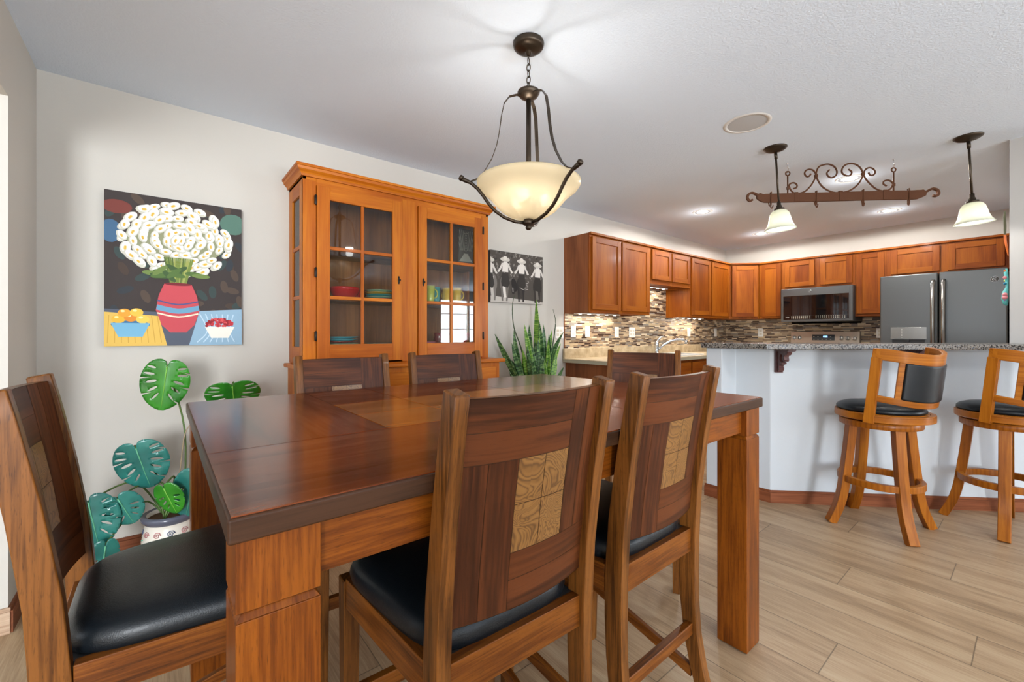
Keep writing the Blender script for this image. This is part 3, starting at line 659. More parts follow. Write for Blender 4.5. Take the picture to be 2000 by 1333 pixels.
# ------------------------------------------------------------------ ceiling fixtures
def spot(name, loc, power, color=(1,0.98,0.95), size=R(179), rad=0.05, blend=0.12):
    l = bpy.data.lights.new(name, 'SPOT'); l.energy = power; l.color = color; l.spot_size = size; l.spot_blend = blend; l.shadow_soft_size = rad
    o = bpy.data.objects.new(name, l); o.location = loc; col.objects.link(o)
def point(name, loc, power, color=(1,0.93,0.84), rad=0.03):
    l = bpy.data.lights.new(name, 'POINT'); l.energy = power; l.color = color; l.shadow_soft_size = rad
    o = bpy.data.objects.new(name, l); o.location = loc; col.objects.link(o)
M_baffle = plain('downlight_baffle', (150, 150, 152), 0.5)
def downlight(x, y, label, p=34):
    t = thing('downlight', label, 'ceiling light', (x, y, CH), 0, 'recessed lights in the kitchen ceiling')
    b = MB(); b.lathe([(0.078,-0.002),(0.080,-0.004),(0.095,-0.004),(0.099,-0.0005)], M_trimwhite, 36); b.build('trim_ring', t)
    b = MB(); b.lathe([(0.052,-0.0015),(0.079,-0.0035)], M_baffle, 36); b.build('baffle', t)
    b = MB(); b.lathe([(0.0,-0.003),(0.053,-0.003)], M_can, 36); b.build('lens', t)
    point('downlight_glow', (x, y, CH-0.09), 1.0, (1,0.99,0.97), 0.05); spot('downlight_beam', (x, y, CH-0.02), p)
downlight(4.373, 2.227, 'recessed ceiling light on the left, above the brown wall cabinets')
downlight(5.90, 2.241, 'recessed ceiling light partly hidden behind the left bell pendant')
downlight(5.82, 0.985, 'recessed ceiling light under the right half of the iron rack')
downlight(4.37, 0.99, 'recessed ceiling light seen behind the scrolls of the iron rack')
downlight(2.15, -1.05, 'recessed ceiling light behind the photographer, over the bar aisle', 28)
t = thing('ceiling_speaker', 'round grey mesh speaker set flush in the ceiling', 'speaker', (2.741, 1.12, CH))
b = MB(); b.lathe([(0.106,-0.001),(0.108,-0.004),(0.124,-0.003),(0.130,-0.0005)], M_trimwhite, 48); b.build('trim_ring', t)
M_grille = plain('speaker_mesh', (196, 196, 196), 0.7, bump=0.5, bscale=600)
b = MB(); b.lathe([(0,-0.005),(0.05,-0.0045),(0.107,-0.002)], M_grille, 48); b.build('grille', t)

# main pendant
PX, PY = 1.242, 1.411
t = thing('pendant_lamp', 'large amber glass bowl pendant lamp with three bronze arms above the table', 'pendant lamp', (PX, PY, CH))
b = MB(); b.lathe([(0,0),(0.066,0),(0.068,-0.008),(0.065,-0.014),(0.066,-0.018),(0.060,-0.026),(0.042,-0.034),(0.018,-0.038),(0.012,-0.042),(0.008,-0.058),(0,-0.060)], M_bronze, 40); b.build('canopy', t)
b = MB()
def link(mb, cz, rx, rz, rot, r):
    pts = [(rx*cos(a)*cos(rot), rx*cos(a)*sin(rot), cz+rz*sin(a)) for a in [2*pi*k/16 for k in range(16)]]
    mb.tube(pts, r, M_bronze, 8, closed=True, up=(sin(rot)*-1, cos(rot), 0))
for i in range(5): link(b, -0.082-i*0.027, 0.0085, 0.017, (i % 2)*pi/2+0.4, 0.0022)
b.build('chain', t)
b = MB(); b.tube([(-0.018,0,-0.235),(-0.017,0,-0.205),(-0.008,0,-0.192),(0.008,0,-0.192),(0.017,0,-0.205),(0.018,0,-0.235)], 0.0035, M_bronze, 8); b.build('loop', t)
b = MB(); b.lathe([(0,-0.205),(0.030,-0.207),(0.047,-0.214),(0.049,-0.220),(0.040,-0.235),(0.022,-0.246),(0.012,-0.25),(0,-0.25)], M_bronze, 36); b.build('cap', t)
b = MB()
for ang in (0.5, 0.5+pi):
    Mr = Matrix.Translation((0.004*cos(ang), 0.004*sin(ang), 0)); 
b.lathe([(0,-0.245),(0.011,-0.245),(0.011,-0.77),(0,-0.77)], M_bronze, 16); b.build('rod', t)
bowl_prof = [(0.226,-0.612),(0.225,-0.624),(0.212,-0.643),(0.190,-0.660),(0.167,-0.680),(0.145,-0.706),(0.120,-0.733),(0.087,-0.755),(0.045,-0.769),(0.015,-0.773)]
inner = [(max(r-0.007, 0.012), z+0.006) for r, z in bowl_prof[::-1]]
b = MB(); b.lathe(bowl_prof+inner, M_bowl, 64, close=True); b.build('bowl', t)
b = MB(); b.lathe([(0,-0.772),(0.02,-0.772),(0.026,-0.782),(0.024,-0.795),(0.012,-0.80),(0.014,-0.81),(0.008,-0.817),(0,-0.818)], M_bronze, 24); b.build('finial', t)
for ang in (151.35, 31.35, -88.65):
    Mr = Matrix.Rotation(R(ang), 4, 'Z'); b = MB()
    up_ = [(0.020,0,-0.240),(0.050,0,-0.232),(0.085,0,-0.244),(0.108,0,-0.275),(0.120,0,-0.33),(0.129,0,-0.40),(0.141,0,-0.46),(0.162,0,-0.52),(0.195,0,-0.578),(0.225,0,-0.610),(0.262,0,-0.626)]
    b.sweep(up_, [(-0.0015,-0.008),(0.0015,-0.008),(0.0015,0.008),(-0.0015,0.008)], M_bronze, up=(0,1,0.0), M=Mr @ Matrix.Identity(4), smooth=False)
    b.v = b.v; 
    b.build('upper_strap', t)
    b = MB(); lo = [(0.290,0,-0.612),(0.278,0,-0.618),(0.252,0,-0.628),(0.222,0,-0.652),(0.197,0,-0.682),(0.176,0,-0.712),(0.148,0,-0.742),(0.108,0,-0.768),(0.06,0,-0.784),(0.02,0,-0.787)]
    b.sweep(lo, [(0.0075*cos(2*pi*k/10), 0.0075*sin(2*pi*k/10)) for k in range(10)], M_bronze, up=(0,1,0), M=Mr, smooth=True, scales=[1.3,1.3,1.0]+[1]*7)
    b.lathe([(0,-0.008),(0.012,-0.006),(0.013,0.004),(0.009,0.009),(0,0.010)], M_bronze, 12, M=Mr @ Matrix.Translation((0.292,0,-0.610)) @ Matrix.Rotation(R(60), 4, 'Y')); b.build('arm', t)
for k, ang in enumerate((91, -29, 211)):
    a = R(ang); b = MB()
    b.tube([(0.012*cos(a), 0.012*sin(a), -0.70), (0.05*cos(a), 0.05*sin(a), -0.69)], 0.012, M_bronze, 10)
    b.ball((0.075*cos(a), 0.075*sin(a), -0.685), 0.026, M_bulb, 14); b.build('bulb', t)
    point('pendant_bulb_light', (PX+0.075*cos(a), PY+0.075*sin(a), CH-0.655), 2.8, (1,0.96,0.91), 0.022)

# small bell pendants
def bell(x, y, label):
    t = thing('bell_pendant', label, 'pendant lamp', (x, y, CH), 0, 'white bell pendants over the bar')
    b = MB(); b.lathe([(0,0),(0.071,0),(0.070,-0.006),(0.055,-0.017),(0.03,-0.026),(0.012,-0.032),(0,-0.033)], M_bronze, 36); b.build('canopy', t)
    Mt = Matrix.Rotation(R(3.4), 4, Vector((-0.7071,-0.7071,0)))
    b = MB(); b.tube([(0,0,-0.02),(0,0,-0.38)], 0.0065, M_bronze, 12, M=Mt); b.lathe([(0,-0.03),(0.010,-0.03),(0.010,-0.075),(0,-0.075)], M_bronze, 12, M=Mt); b.build('rod', t)
    b = MB(); b.lathe([(0,-0.37),(0.012,-0.37),(0.013,-0.395),(0.018,-0.40),(0.018,-0.412),(0.031,-0.416),(0.031,-0.432),(0,-0.433)], M_bronze, 20, M=Mt); b.build('socket', t)
    o_ = [(0.030,-0.428),(0.045,-0.436),(0.057,-0.452),(0.064,-0.478),(0.070,-0.510),(0.080,-0.537),(0.097,-0.560)]
    i_ = [(r-0.004, z-0.001) for r, z in o_[::-1]]
    b = MB(); b.lathe(o_+i_, M_bell, 48, M=Mt, close=True); b.build('glass_shade', t)
    b = MB(); b.ball((0,0,-0.50), 0.027, M_bulb, 16, M=Mt); b.build('bulb', t)
    p = Mt @ Vector((0,0,-0.53)); point('bell_pendant_light', (x+p.x, y+p.y, CH+p.z), 4.5, (1,0.99,0.97))
bell(3.254, 1.146, 'white bell pendant on bronze rod in front of the iron rack')
bell(4.034, 0.296, 'white bell shade pendant on bronze rod near the right wall')

# iron pot rack
RD = Vector((0.7071, -0.7071)); RC = Vector((3.8785, 0.9365))
def rk(x, y, off=0.0):
    s = -0.36+((1440+x/4.878)-1539)*0.003515; d = 3.211-(s+0.36)*0.101
    z = 1.17+(352-y/4.878)*d/841
    return (s, off, z-CH)
t = thing('hanging_rack', 'rusty iron scrolled hanging rack with hooks under the kitchen ceiling', 'pot rack', (RC.x, RC.y, CH), -R(45))
def smooth_path(pts, n=5):
    P_ = [Vector(p) for p in pts]; out = []
    for i in range(len(P_)-1):
        a, b_, c, d = P_[max(i-1,0)], P_[i], P_[i+1], P_[min(i+2,len(P_)-1)]
        for k in range(n):
            u = k/n; out.append(0.5*((2*b_)+(c-a)*u+(2*a-5*b_+4*c-d)*u*u+(3*b_-a-3*c+d)*u**3))
    out.append(P_[-1]); return out
b = MB()
cen = smooth_path([rk(*p) for p in [(135,440),(108,452),(84,430),(92,392),(130,376),(180,395),(235,425),(350,426),(600,420),(985,411),(1400,400),(1650,397),(1740,385),(1800,360),(1850,336),(1893,350),(1905,382),(1885,405),(1852,402)]], 4)
n_ = len(cen)
def wsc(i):
    p = cen[i]; e = 0.655-abs(p.x); q = cen.index(p) if False else 0; return max(0.30, min(1, 0.30+max(0, e-0.015)/0.17)) if abs(p.x) > 0.50 else 1.0
b.sweep(cen, [(-0.033,-0.008),(0.033,-0.008),(0.033,0.008),(-0.033,0.008)], M_iron, up=(0,1,0), scales=[(wsc(i) if 20 < i < n_-22 else 0.24, 1) for i in range(n_)]); b.build('bar', t, bevel=0.002)
def scroll(pts, nm='scroll'):
    b = MB(); b.tube(smooth_path([rk(*p) for p in pts], 5), 0.0058, M_iron, 8, up=(0,1,0)); b.build(nm, t)
scroll([(985,378),(900,365),(820,320),(770,250),(757,190),(780,130),(830,107),(880,103),(930,125),(955,170),(945,210),(905,230),(870,215),(860,185),(885,155)])
scroll([(985,378),(1080,352),(1150,300),(1190,240),(1200,190),(1180,140),(1140,107),(1085,95),(1030,113),(1003,155),(1010,192),(1050,212),(1085,205),(1095,175),(1065,150)])
scroll([(580,385),(650,360),(710,300),(750,225),(750,190),(725,160),(690,150),(655,165),(645,195),(665,220),(690,215),(705,195)])
scroll([(580,385),(530,370),(500,330),(495,300),(515,283),(545,280),(570,300),(565,325),(535,335)])
scroll([(1400,360),(1330,340),(1260,280),(1215,220),(1210,185),(1230,150),(1265,135),(1300,148),(1318,180),(1300,205),(1270,205),(1255,180)])
scroll([(1400,360),(1450,345),(1478,310),(1475,275),(1440,255),(1400,265),(1395,290),(1425,310)])
for x, y0, y1 in ((480, 392, 205), (1490, 368, 170)):
    b = MB(); b.tube([rk(x, y0), rk(x, y1)], 0.0052, M_iron, 8)
    c = rk(x, y1-15); b.tube([(c[0]+0.015*cos(a), 0, c[2]+0.015*sin(a)) for a in [2*pi*k/18 for k in range(18)]], 0.0045, M_iron, 8, closed=True, up=(0,1,0))
    b.build('upright', t)
    b = MB(); b.tube([(c[0], 0, 0), (c[0], 0, -0.03), (c[0]+0.006, 0, c[2]+0.045), (c[0]+0.008, 0.01, c[2]+0.02), (c[0], 0.012, c[2]+0.008), (c[0], 0, c[2]+0.014), (c[0]-0.002, -0.012, c[2]+0.02)], 0.0028, M_chrome, 8)
    b.lathe([(0,0),(0.009,0),(0.005,-0.004),(0,-0.005)], M_chrome, 12, (c[0],0,0)); b.build('ceiling_hook', t)
for x, y0, y1 in ((560,374,458),(988,362,450),(1405,352,438)):
    b = MB(); p, q = rk(x, y0), rk(x, y1)
    b.box(p[0]-0.013, -0.011, q[2]-0.002, p[0]+0.013, 0.011, p[2]+0.003, M_iron); b.build('strap', t, bevel=0.002)
for x, y in ((755,213),(1203,195),(485,330),(1487,300)):
    b = MB(); p = rk(x, y); b.box(p[0]-0.010, -0.009, p[2]-0.010, p[0]+0.010, 0.009, p[2]+0.010, M_iron); b.build('clip', t, bevel=0.002)
for x, y in ((315,430),(757,420),(1203,408),(1630,398)):
    p = rk(x, y); b = MB(); z = p[2]
    for s in (-1, 1):
        b.tube(smooth_path([(p[0], s*0.008, z+0.048), (p[0]+s*0.003, s*0.011, z), (p[0]+s*0.004, s*0.013, z-0.040), (p[0]+s*0.010, s*0.020, z-0.060), (p[0]+s*0.024, s*0.030, z-0.062), (p[0]+s*0.033, s*0.036, z-0.040)], 3), 0.0042, M_iron, 8)
    b.tube([(p[0], -0.009, z+0.047), (p[0], 0.009, z+0.047)], 0.0032, M_iron, 8); b.build('hook', t)

# ------------------------------------------------------------------ china hutch
HX, HY = 0.634, 2.70
t = thing('china_hutch', 'tall golden cherry china hutch with glass doors against the wall', 'hutch', (HX, HY, 0))
W = 1.324; D = 0.336
b = MB(); m = 0.02
# upper case: sides with glazed openings (left and right)
for x in (0, W-m):
    b.box(x, 0.0, 0.985, x+m, 0.075, 2.09, M_hutch, (0,0,1)); b.box(x, 0.255, 0.985, x+m, D, 2.09, M_hutch, (0,0,1))
    b.box(x, 0.075, 0.985, x+m, 0.255, 1.09, M_hutch, (0,1,0)); b.box(x, 0.075, 1.99, x+m, 0.255, 2.09, M_hutch, (0,1,0))
    for z in (1.387, 1.685): b.box(x+0.003, 0.075, z-0.011, x+m-0.003, 0.255, z+0.011, M_hutch, (0,1,0))
b.box(0, 0, 2.07, W, D, 2.09, M_hutch, (1,0,0)); b.build('upper_case', t, bevel=0.0015)
b = MB(); b.box(m, D-0.012, 0.985, W-m, D, 2.07, M_hutchin, (0,0,1)); b.build('back_panel', t)
b = MB()   # face frame
b.box(0, -0.004, 0.985, 0.073, 0.016, 2.07, M_hutch, (0,0,1)); b.box(1.261, -0.004, 0.985, W, 0.016, 2.07, M_hutch, (0,0,1)); b.box(0.616, -0.004, 0.985, 0.727, 0.016, 2.07, M_hutch, (0,0,1))
b.box(0.073, -0.003, 2.042, 1.261, 0.016, 2.09, M_hutch, (1,0,0)); b.build('face_frame', t, bevel=0.002)
for z in (1.09, 1.39, 1.69):
    b = MB(); b.box(m, 0.02, z-0.018, W-m, D-0.012, z, M_hutchin, (1,0,0)); b.build('shelf', t, bevel=0.002)
for x in (0.01, W-0.01):
    b = MB(); b.box(x-0.0015, 0.075, 1.09, x+0.0015, 0.255, 1.99, M_glass); b.build('side_pane', t)
def hdoor(x0, x1, g0, g1, kx, hinge):
    b = MB(); y0, y1 = -0.016, 0.004; z0, z1, gz0, gz1 = 0.995, 2.045, 1.105, 1.968
    b.box(x0, y0, z0, g0, y1, z1, M_hutch, (0,0,1)); b.box(g1, y0, z0, x1, y1, z1, M_hutch, (0,0,1))
    b.box(g0, y0, z0, g1, y1, gz0, M_hutch, (1,0,0)); b.box(g0, y0, gz1, g1, y1, z1, M_hutch, (1,0,0))
    c = (g0+g1)/2; b.box(c-0.009, y0+0.001, gz0, c+0.009, y1, gz1, M_hutch, (0,0,1))
    for z in (1.387, 1.683): b.box(g0, y0+0.002, z-0.010, g1, y1, z+0.010, M_hutch, (1,0,0))
    d = b.build('door', t, bevel=0.002)
    b = MB(); b.box(g0, -0.006, gz0, g1, -0.004, gz1, M_glass); b.build('glass_pane', d)
    b = MB(); b.ball((kx, -0.017, 1.524), 0.014, M_blackmetal, 14, (0.55, 0.3, 2.0)); b.ball((kx, -0.030, 1.524), 0.008, M_blackmetal, 12); b.tube([(kx,-0.016,1.524),(kx,-0.03,1.524)], 0.003, M_blackmetal, 8); b.build('knob', d)
    for z in (1.155, 1.53, 1.955):
        b = MB(); b.lathe([(0,-0.03),(0.003,-0.03),(0.0055,-0.026),(0.0055,0.026),(0.003,0.03),(0,0.03)], M_blackmetal, 10, (hinge, -0.018, z)); b.box(hinge-0.008, -0.017, z-0.026, hinge+0.008, -0.0155 if False else -0.0145, z+0.026, M_blackmetal); b.build('hinge', d)
hdoor(0.075, 0.612, 0.148, 0.542, 0.585, 0.068)
hdoor(0.729, 1.261, 0.793, 1.191, 0.765, 1.268)
b = MB()   # cornice, swept profile around front and sides
prof = [(0,0),(0.010,0.0),(0.014,0.012),(0.020,0.020),(0.032,0.032),(0.036,0.046),(0.042,0.048),(0.042,0.062),(0,0.062)]
def cornice(mb, pr, z0, x0, x1, yf, yb, mat):
    n = len(pr); path = [((x0, yb), (-1, 0)), ((x0, yf), (-1, -1)), ((x1, yf), (1, -1)), ((x1, yb), (1, 0))]
    v = []
    for (px_, py_), (dx, dy) in path:
        for d, z in pr: v.append((px_+dx*d, py_+dy*d, z0+z))
    f = []
    for i in range(3):
        for k in range(n): f.append((i*n+k, i*n+(k+1) % n, (i+1)*n+(k+1) % n, (i+1)*n+k))
    f += [tuple(range(n)), tuple(3*n+k for k in range(n-1, -1, -1))]
    mb.add(v, f[:n], mat, (0,1,0)); mb.add(v, f[n:2*n], mat, (1,0,0)); mb.add(v, f[2*n:3*n]+f[3*n:], mat, (0,1,0))
cornice(b, prof, 2.085, 0, W, -0.006, D, M_hutch); b.box(0, -0.006, 2.09, W, D, 2.145, M_hutch, (1,0,0)); b.build('cornice', t)
b = MB(); b.box(-0.034, -0.165, 0.958, 1.371, D, 0.984, M_hutch, (1,0,0)); b.build('ledge', t, bevel=0.008, seg=3)
b = MB(); b.box(-0.008, -0.135, 0.08, W+0.008, D, 0.957, M_hutch, (0,0,1)); b.box(0.02, -0.11, 0.0, W-0.02, D, 0.08, M_hutch, (1,0,0)); b.build('lower_case', t, bevel=0.002)
for i in range(3):
    x0 = 0.03+i*0.425; b = MB(); b.box(x0, -0.150, 0.79, x0+0.41, -0.135, 0.925, M_hutch, (1,0,0)); dr = b.build('drawer', t, bevel=0.003)
    b = MB(); b.ball((x0+0.205, -0.165, 0.858), 0.012, M_blackmetal, 12); b.build('knob', dr)
    b = MB(); panel_door(b, x0, 0.10, x0+0.41, 0.77, -0.135, M_hutch, 0.06, 0.016); b.build('lower_door', t, bevel=0.003)

# dishes inside the hutch
def glaze(name, rgb): return plain(name, rgb, 0.12, coat=0.6)
G_red, G_turq, G_yel, G_lime, G_teal, G_dkr, G_pink, G_green, G_gold = (glaze(n, c) for n, c in (('red_glaze',(190,22,28)),('turquoise_plate',(78,176,190)),('yellow_glaze_mug',(246,196,60)),('lime_glaze',(206,208,96)),('teal_glaze',(70,160,160)),('dark_red_glaze',(128,30,34)),('rose_glaze',(196,90,110)),('pale_green_glaze',(150,190,160)),('gold_glaze',(226,170,60))))
def bowl(x, y, z, r, h, mat, label):
    b = MB(); b.lathe([(0,0),(r*0.45,0),(r*0.5,0.004),(r*0.82,h*0.35),(r*0.97,h*0.8),(r,h),(r-0.005,h),(r*0.9,h*0.75),(r*0.75,h*0.35),(r*0.4,0.012),(0,0.010)], mat, 40, (0,0,0)); o = b.build('bowl'); o.location = (x, y, z); return tag(o, label, 'bowl')
bowl(0.915, 2.83, 1.3905, 0.095, 0.075, G_red, 'glossy red bowl on the middle shelf of the hutch, nearest the left hinge')
bowl(1.02, 2.945, 1.3905, 0.058, 0.065, G_red, 'smaller red bowl half hidden behind the big red bowl in the hutch')
def plate_(x, y, z, r, mat, label, group):
    b = MB(); b.lathe([(0,0),(r*0.55,0),(r*0.62,0.004),(r*0.98,0.013),(r,0.016),(r*0.97,0.017),(r*0.62,0.009),(r*0.5,0.006),(0,0.006)], mat, 44); o = b.build('plate'); o.location = (x, y, z); return tag(o, label, 'plate', group)
for i, (mt, nm) in enumerate(((G_pink,'rose plate at the bottom'),(G_green,'pale green plate second from the bottom'),(G_teal,'blue-green plate in the middle'),(G_gold,'golden yellow plate second from the top'),(G_green,'pale green plate on top'))):
    plate_(1.165, 2.87, 1.3905+i*0.0145, 0.098, mt, nm+' of the stack on the hutch middle shelf', 'plates stacked on the middle hutch shelf')
for i, (mt, nm) in enumerate(((G_green,'pale green plate at the bottom'),(G_dkr,'dark red plate between green and turquoise'),(G_turq,'turquoise plate second from the top'),(G_turq,'turquoise plate on top'))):
    plate_(0.90, 2.86, 1.0905+i*0.0145, 0.11, mt, nm+' of the lowest left stack in the hutch', 'plates stacked at the hutch bottom')
plate_(1.17, 2.88, 1.0905, 0.10, G_teal, 'single teal plate lying in the lower pane beside the left door knob', None)
def mug(x, y, z, mat, ang, label, h=0.13):
    t = thing('mug', label, 'mug', (x, y, z), ang, 'mugs on the hutch shelf')
    b = MB(); b.lathe([(0,0),(0.026,0),(0.028,0.004),(0.036,h),(0.0335,h),(0.025,0.008),(0,0.008)], mat, 28); b.build('cup', t)
    b = MB(); b.tube([(0.031+0.027*sin(a), 0, h*0.58-0.033*cos(a)) for a in [pi*k/12 for k in range(13)]], 0.005, mat, 8, up=(0,1,0)); b.build('handle', t)
mug(1.535, 2.84, 1.3905, G_lime, R(-5), 'lime yellow mug beside the right door knob of the hutch')
mug(1.615, 2.90, 1.3905, G_teal, R(180), 'teal mug behind the lime yellow mug in the hutch')
mug(1.705, 2.89, 1.3905, G_yel, R(100), 'bright yellow mug left of the other yellow mug')
mug(1.765, 2.84, 1.3905, G_yel, R(-5), 'bright yellow mug furthest right on the hutch shelf, handle to the right')
bowl(1.80, 2.86, 1.0905, 0.085, 0.085, G_red, 'deep red bowl in the bottom right pane of the hutch')
b = MB(); b.lathe([(0,0),(0.05,0),(0.075,0.02),(0.07,0.022),(0.045,0.006),(0,0.006)], G_pink, 32); o = b.build('dish'); o.location = (1.50, 2.84, 1.0905); tag(o, 'small rose red dish at the bottom of the right hutch door', 'dish')
t = thing('gravy_boat', 'dark red jug tilted beside the deep red bowl in the hutch', 'jug', (1.655, 2.92, 1.0905))
b = MB(); b.lathe([(0,0),(0.03,0),(0.045,0.03),(0.038,0.06),(0.042,0.085),(0.039,0.085),(0.034,0.06),(0.04,0.03),(0.025,0.006),(0,0.006)], G_dkr, 28); b.build('jug_body', t)
b = MB(); b.tube([(0.035,0,0.07),(0.07,0,0.065),(0.07,0,0.035),(0.042,0,0.025)], 0.005, G_dkr, 8, up=(0,1,0)); b.build('handle', t)
b = MB(); b.lathe([(0,0),(0.02,0),(0.022,0.01),(0.014,0.02),(0.016,0.028),(0.008,0.036),(0,0.037)], plain('white_ceramic', (235,230,220), 0.25), 18); o = b.build('figurine'); o.location = (1.17, 2.87, 1.6905); tag(o, 'tiny white ceramic figure on the upper shelf of the hutch', 'figurine')
# etched plaque standing on upper shelf, right
t = thing('glass_plaque', "dark plaque with white rays and a pyramid in the hutch's top right pane", 'plaque', (1.858, 2.86, 1.6905))
Mplq = plain('smoked_plaque', (92, 84, 76), 0.25); Metch = plain('etched_white', (198, 190, 178), 0.6)
b = MB(); b.box(-0.066, -0.004, 0, 0.066, 0.004, 0.30, Mplq); b.box(-0.066, 0.004, 0, 0.066, 0.035, 0.006, Mplq); b.build('panel', t)
b = MB()
def bar2(x0, z0, x1, z1, w_):
    d = Vector((x1-x0, z1-z0)).normalized(); n = Vector((-d.y, d.x))*w_/2
    b.add([(x0+n.x,-0.0046,z0+n.y),(x0-n.x,-0.0046,z0-n.y),(x1-n.x,-0.0046,z1-n.y),(x1+n.x,-0.0046,z1+n.y)], [(0,1,2,3)], Metch)
for s in (-1, 1):
    for x0, x1, zt in ((0.012,0.024,0.285),(0.02,0.040,0.29),(0.030,0.062,0.29),(0.040,0.064,0.235),(0.050,0.065,0.19)): bar2(s*x0, 0.13, s*x1, zt, 0.0022)
b.add([(-0.022,-0.0046,0.098),(-0.05,-0.0046,0.06),(-0.062,-0.0046,0.045),(0.062,-0.0046,0.045),(0.05,-0.0046,0.06),(0.022,-0.0046,0.098),(0.02,-0.0046,0.108),(-0.02,-0.0046,0.108)], [tuple(range(8))], Metch)
for k in range(7): b.box(-0.0035, -0.0048, 0.125+k*0.020, 0.0035, -0.0044, 0.137+k*0.020, Metch)
b.tube([(-0.02,-0.0048,0.262),(-0.012,-0.0048,0.270),(-0.005,-0.0048,0.262),(0.004,-0.0048,0.272),(0.018,-0.0048,0.266)], 0.0012, Metch, 6)
for x in range(9): b.box(-0.036+x*0.008, -0.0048, 0.026, -0.030+x*0.008, -0.0044, 0.033, Metch)
for x in range(4): b.box(-0.016+x*0.008, -0.0048, 0.013, -0.010+x*0.008, -0.0044, 0.020, Metch)
b.build('etched_design', t)

# ------------------------------------------------------------------ dining table
M_seam = plain('dark_joint', (38, 22, 14), 0.5)
TX0, TX1, TY0, TY1, TZ = 0.066, 1.766, 0.664, 1.880, 0.93
t = thing('dining_table', 'large counter-height wooden table with inlaid top and thick block legs', 'table', ((TX0+TX1)/2, (TY0+TY1)/2, 0))
cx0, cy0 = (TX0+TX1)/2, (TY0+TY1)/2
def tl(mb, x0, y0, z0, x1, y1, z1, mat, g): mb.box(x0-cx0, y0-cy0, z0, x1-cx0, y1-cy0, z1, mat, g)
b = MB(); tl(b, TX0+0.006, TY0+0.006, TZ-0.01, TX1-0.006, TY1-0.006, TZ-0.0016, M_seam, (1,0,0))
e = 0.0045; g = 0.0013
xa, xb = 0.447, 1.385; ya, yb = 1.047, 1.497
def boards(x0, y0, x1, y1, mat, gdir, n):
    for i in range(n):
        if gdir[0]: tl(b, x0+(g if x0 > TX0+0.01 else e), y0+(y1-y0)*i/n+(g if (i == 0 and y0 > TY0+0.01) else (e if i == 0 else 0)), TZ-0.003, x1-(g if x1 < TX1-0.01 else e), y0+(y1-y0)*(i+1)/n-((e if y1 > TY1-0.01 else g) if i == n-1 else 0), TZ, mat, gdir)
        else: tl(b, x0+(x1-x0)*i/n+((e if x0 < TX0+0.01 else g) if i == 0 else 0), y0+(g if y0 > TY0+0.01 else e), TZ-0.003, x0+(x1-x0)*(i+1)/n-((e if x1 > TX1-0.01 else g) if i == n-1 else 0), y1-(g if y1 < TY1-0.01 else e), TZ, mat, gdir)
for (x0, y0, x1, y1, mt, gd, n) in ((TX0,TY0,0.687,ya,M_tabletop,(1,0,0),4),(0.687,TY0,1.147,ya,M_tabletop,(1,0,0),4),(1.147,TY0,xb,ya,M_tabletop,(1,0,0),4),
        (xb,TY0,TX1,yb,M_tabletop,(0,1,0),4),(xa,yb,0.687,TY1,M_tabletop,(1,0,0),4),(0.687,yb,1.147,TY1,M_tabletop,(1,0,0),4),(1.147,yb,TX1,TY1,M_tabletop,(1,0,0),4),(TX0,ya,xa,TY1,M_tabletop,(0,1,0),3),
        (xa,ya,0.687,1.272,M_tabletan,(1,0,0),1),(xa,1.272,0.687,yb,M_tabletan,(1,0,0),1),(0.687,ya,0.917,1.272,M_burlt,(1,0,0),1),(0.917,ya,1.147,1.272,M_tabletan,(1,0,0),1),(0.687,1.272,0.917,yb,M_tabletan,(1,0,0),1),(0.917,1.272,1.147,yb,M_burlt,(1,0,0),1),(1.147,ya,xb,1.272,M_tabletan,(1,0,0),1),(1.147,1.272,xb,yb,M_tabletan,(1,0,0),1)):
    boards(x0, y0, x1, y1, mt, gd, n)
tb = b.build('tabletop', t)
b = MB(); tl(b, TX0, TY0, 0.893, TX1, TY1, TZ-0.0022, M_tableedge, (1,0,0)); b.build('table_edge', t, bevel=0.004, seg=3)
LW = 0.108; ins = 0.010
b = MB()
tl(b, TX0+0.05, TY0+0.030, 0.805, TX1-0.05, TY0+0.055, 0.893, M_tableleg, (1,0,0)); tl(b, TX0+0.05, TY1-0.055, 0.805, TX1-0.05, TY1-0.030, 0.893, M_tableleg, (1,0,0))
tl(b, TX0+0.030, TY0+0.05, 0.805, TX0+0.055, TY1-0.05, 0.893, M_tableleg, (0,1,0)); tl(b, TX1-0.055, TY0+0.05, 0.805, TX1-0.030, TY1-0.05, 0.893, M_tableleg, (0,1,0))
b.build('apron', t, bevel=0.002)
for sx in (0, 1):
    for sy in (0, 1):
        x0 = TX0+ins if sx == 0 else TX1-ins-LW; y0 = TY0+ins if sy == 0 else TY1-ins-LW
        b = MB()
        def fr(z0, z1, i0, i1): 
            x, y = x0-cx0, y0-cy0
            b.hexa([(x+i0,y+i0,z0),(x+LW-i0,y+i0,z0),(x+LW-i0,y+LW-i0,z0),(x+i0,y+LW-i0,z0)], [(x+i1,y+i1,z1),(x+LW-i1,y+i1,z1),(x+LW-i1,y+LW-i1,z1),(x+i1,y+LW-i1,z1)], M_tableleg)
        fr(0.004, 0.782, 0, 0); fr(0.782, 0.794, 0.0, 0.009); fr(0.794, 0.7945, 0.009, 0.0); fr(0.7945, 0.8925, 0, 0)
        b.box(x0-cx0+0.01, y0-cy0+0.01, 0, x0-cx0+LW-0.01, y0-cy0+LW-0.01, 0.004, M_darkgrey)
        b.build('leg', t, bevel=0.0015, seg=1)

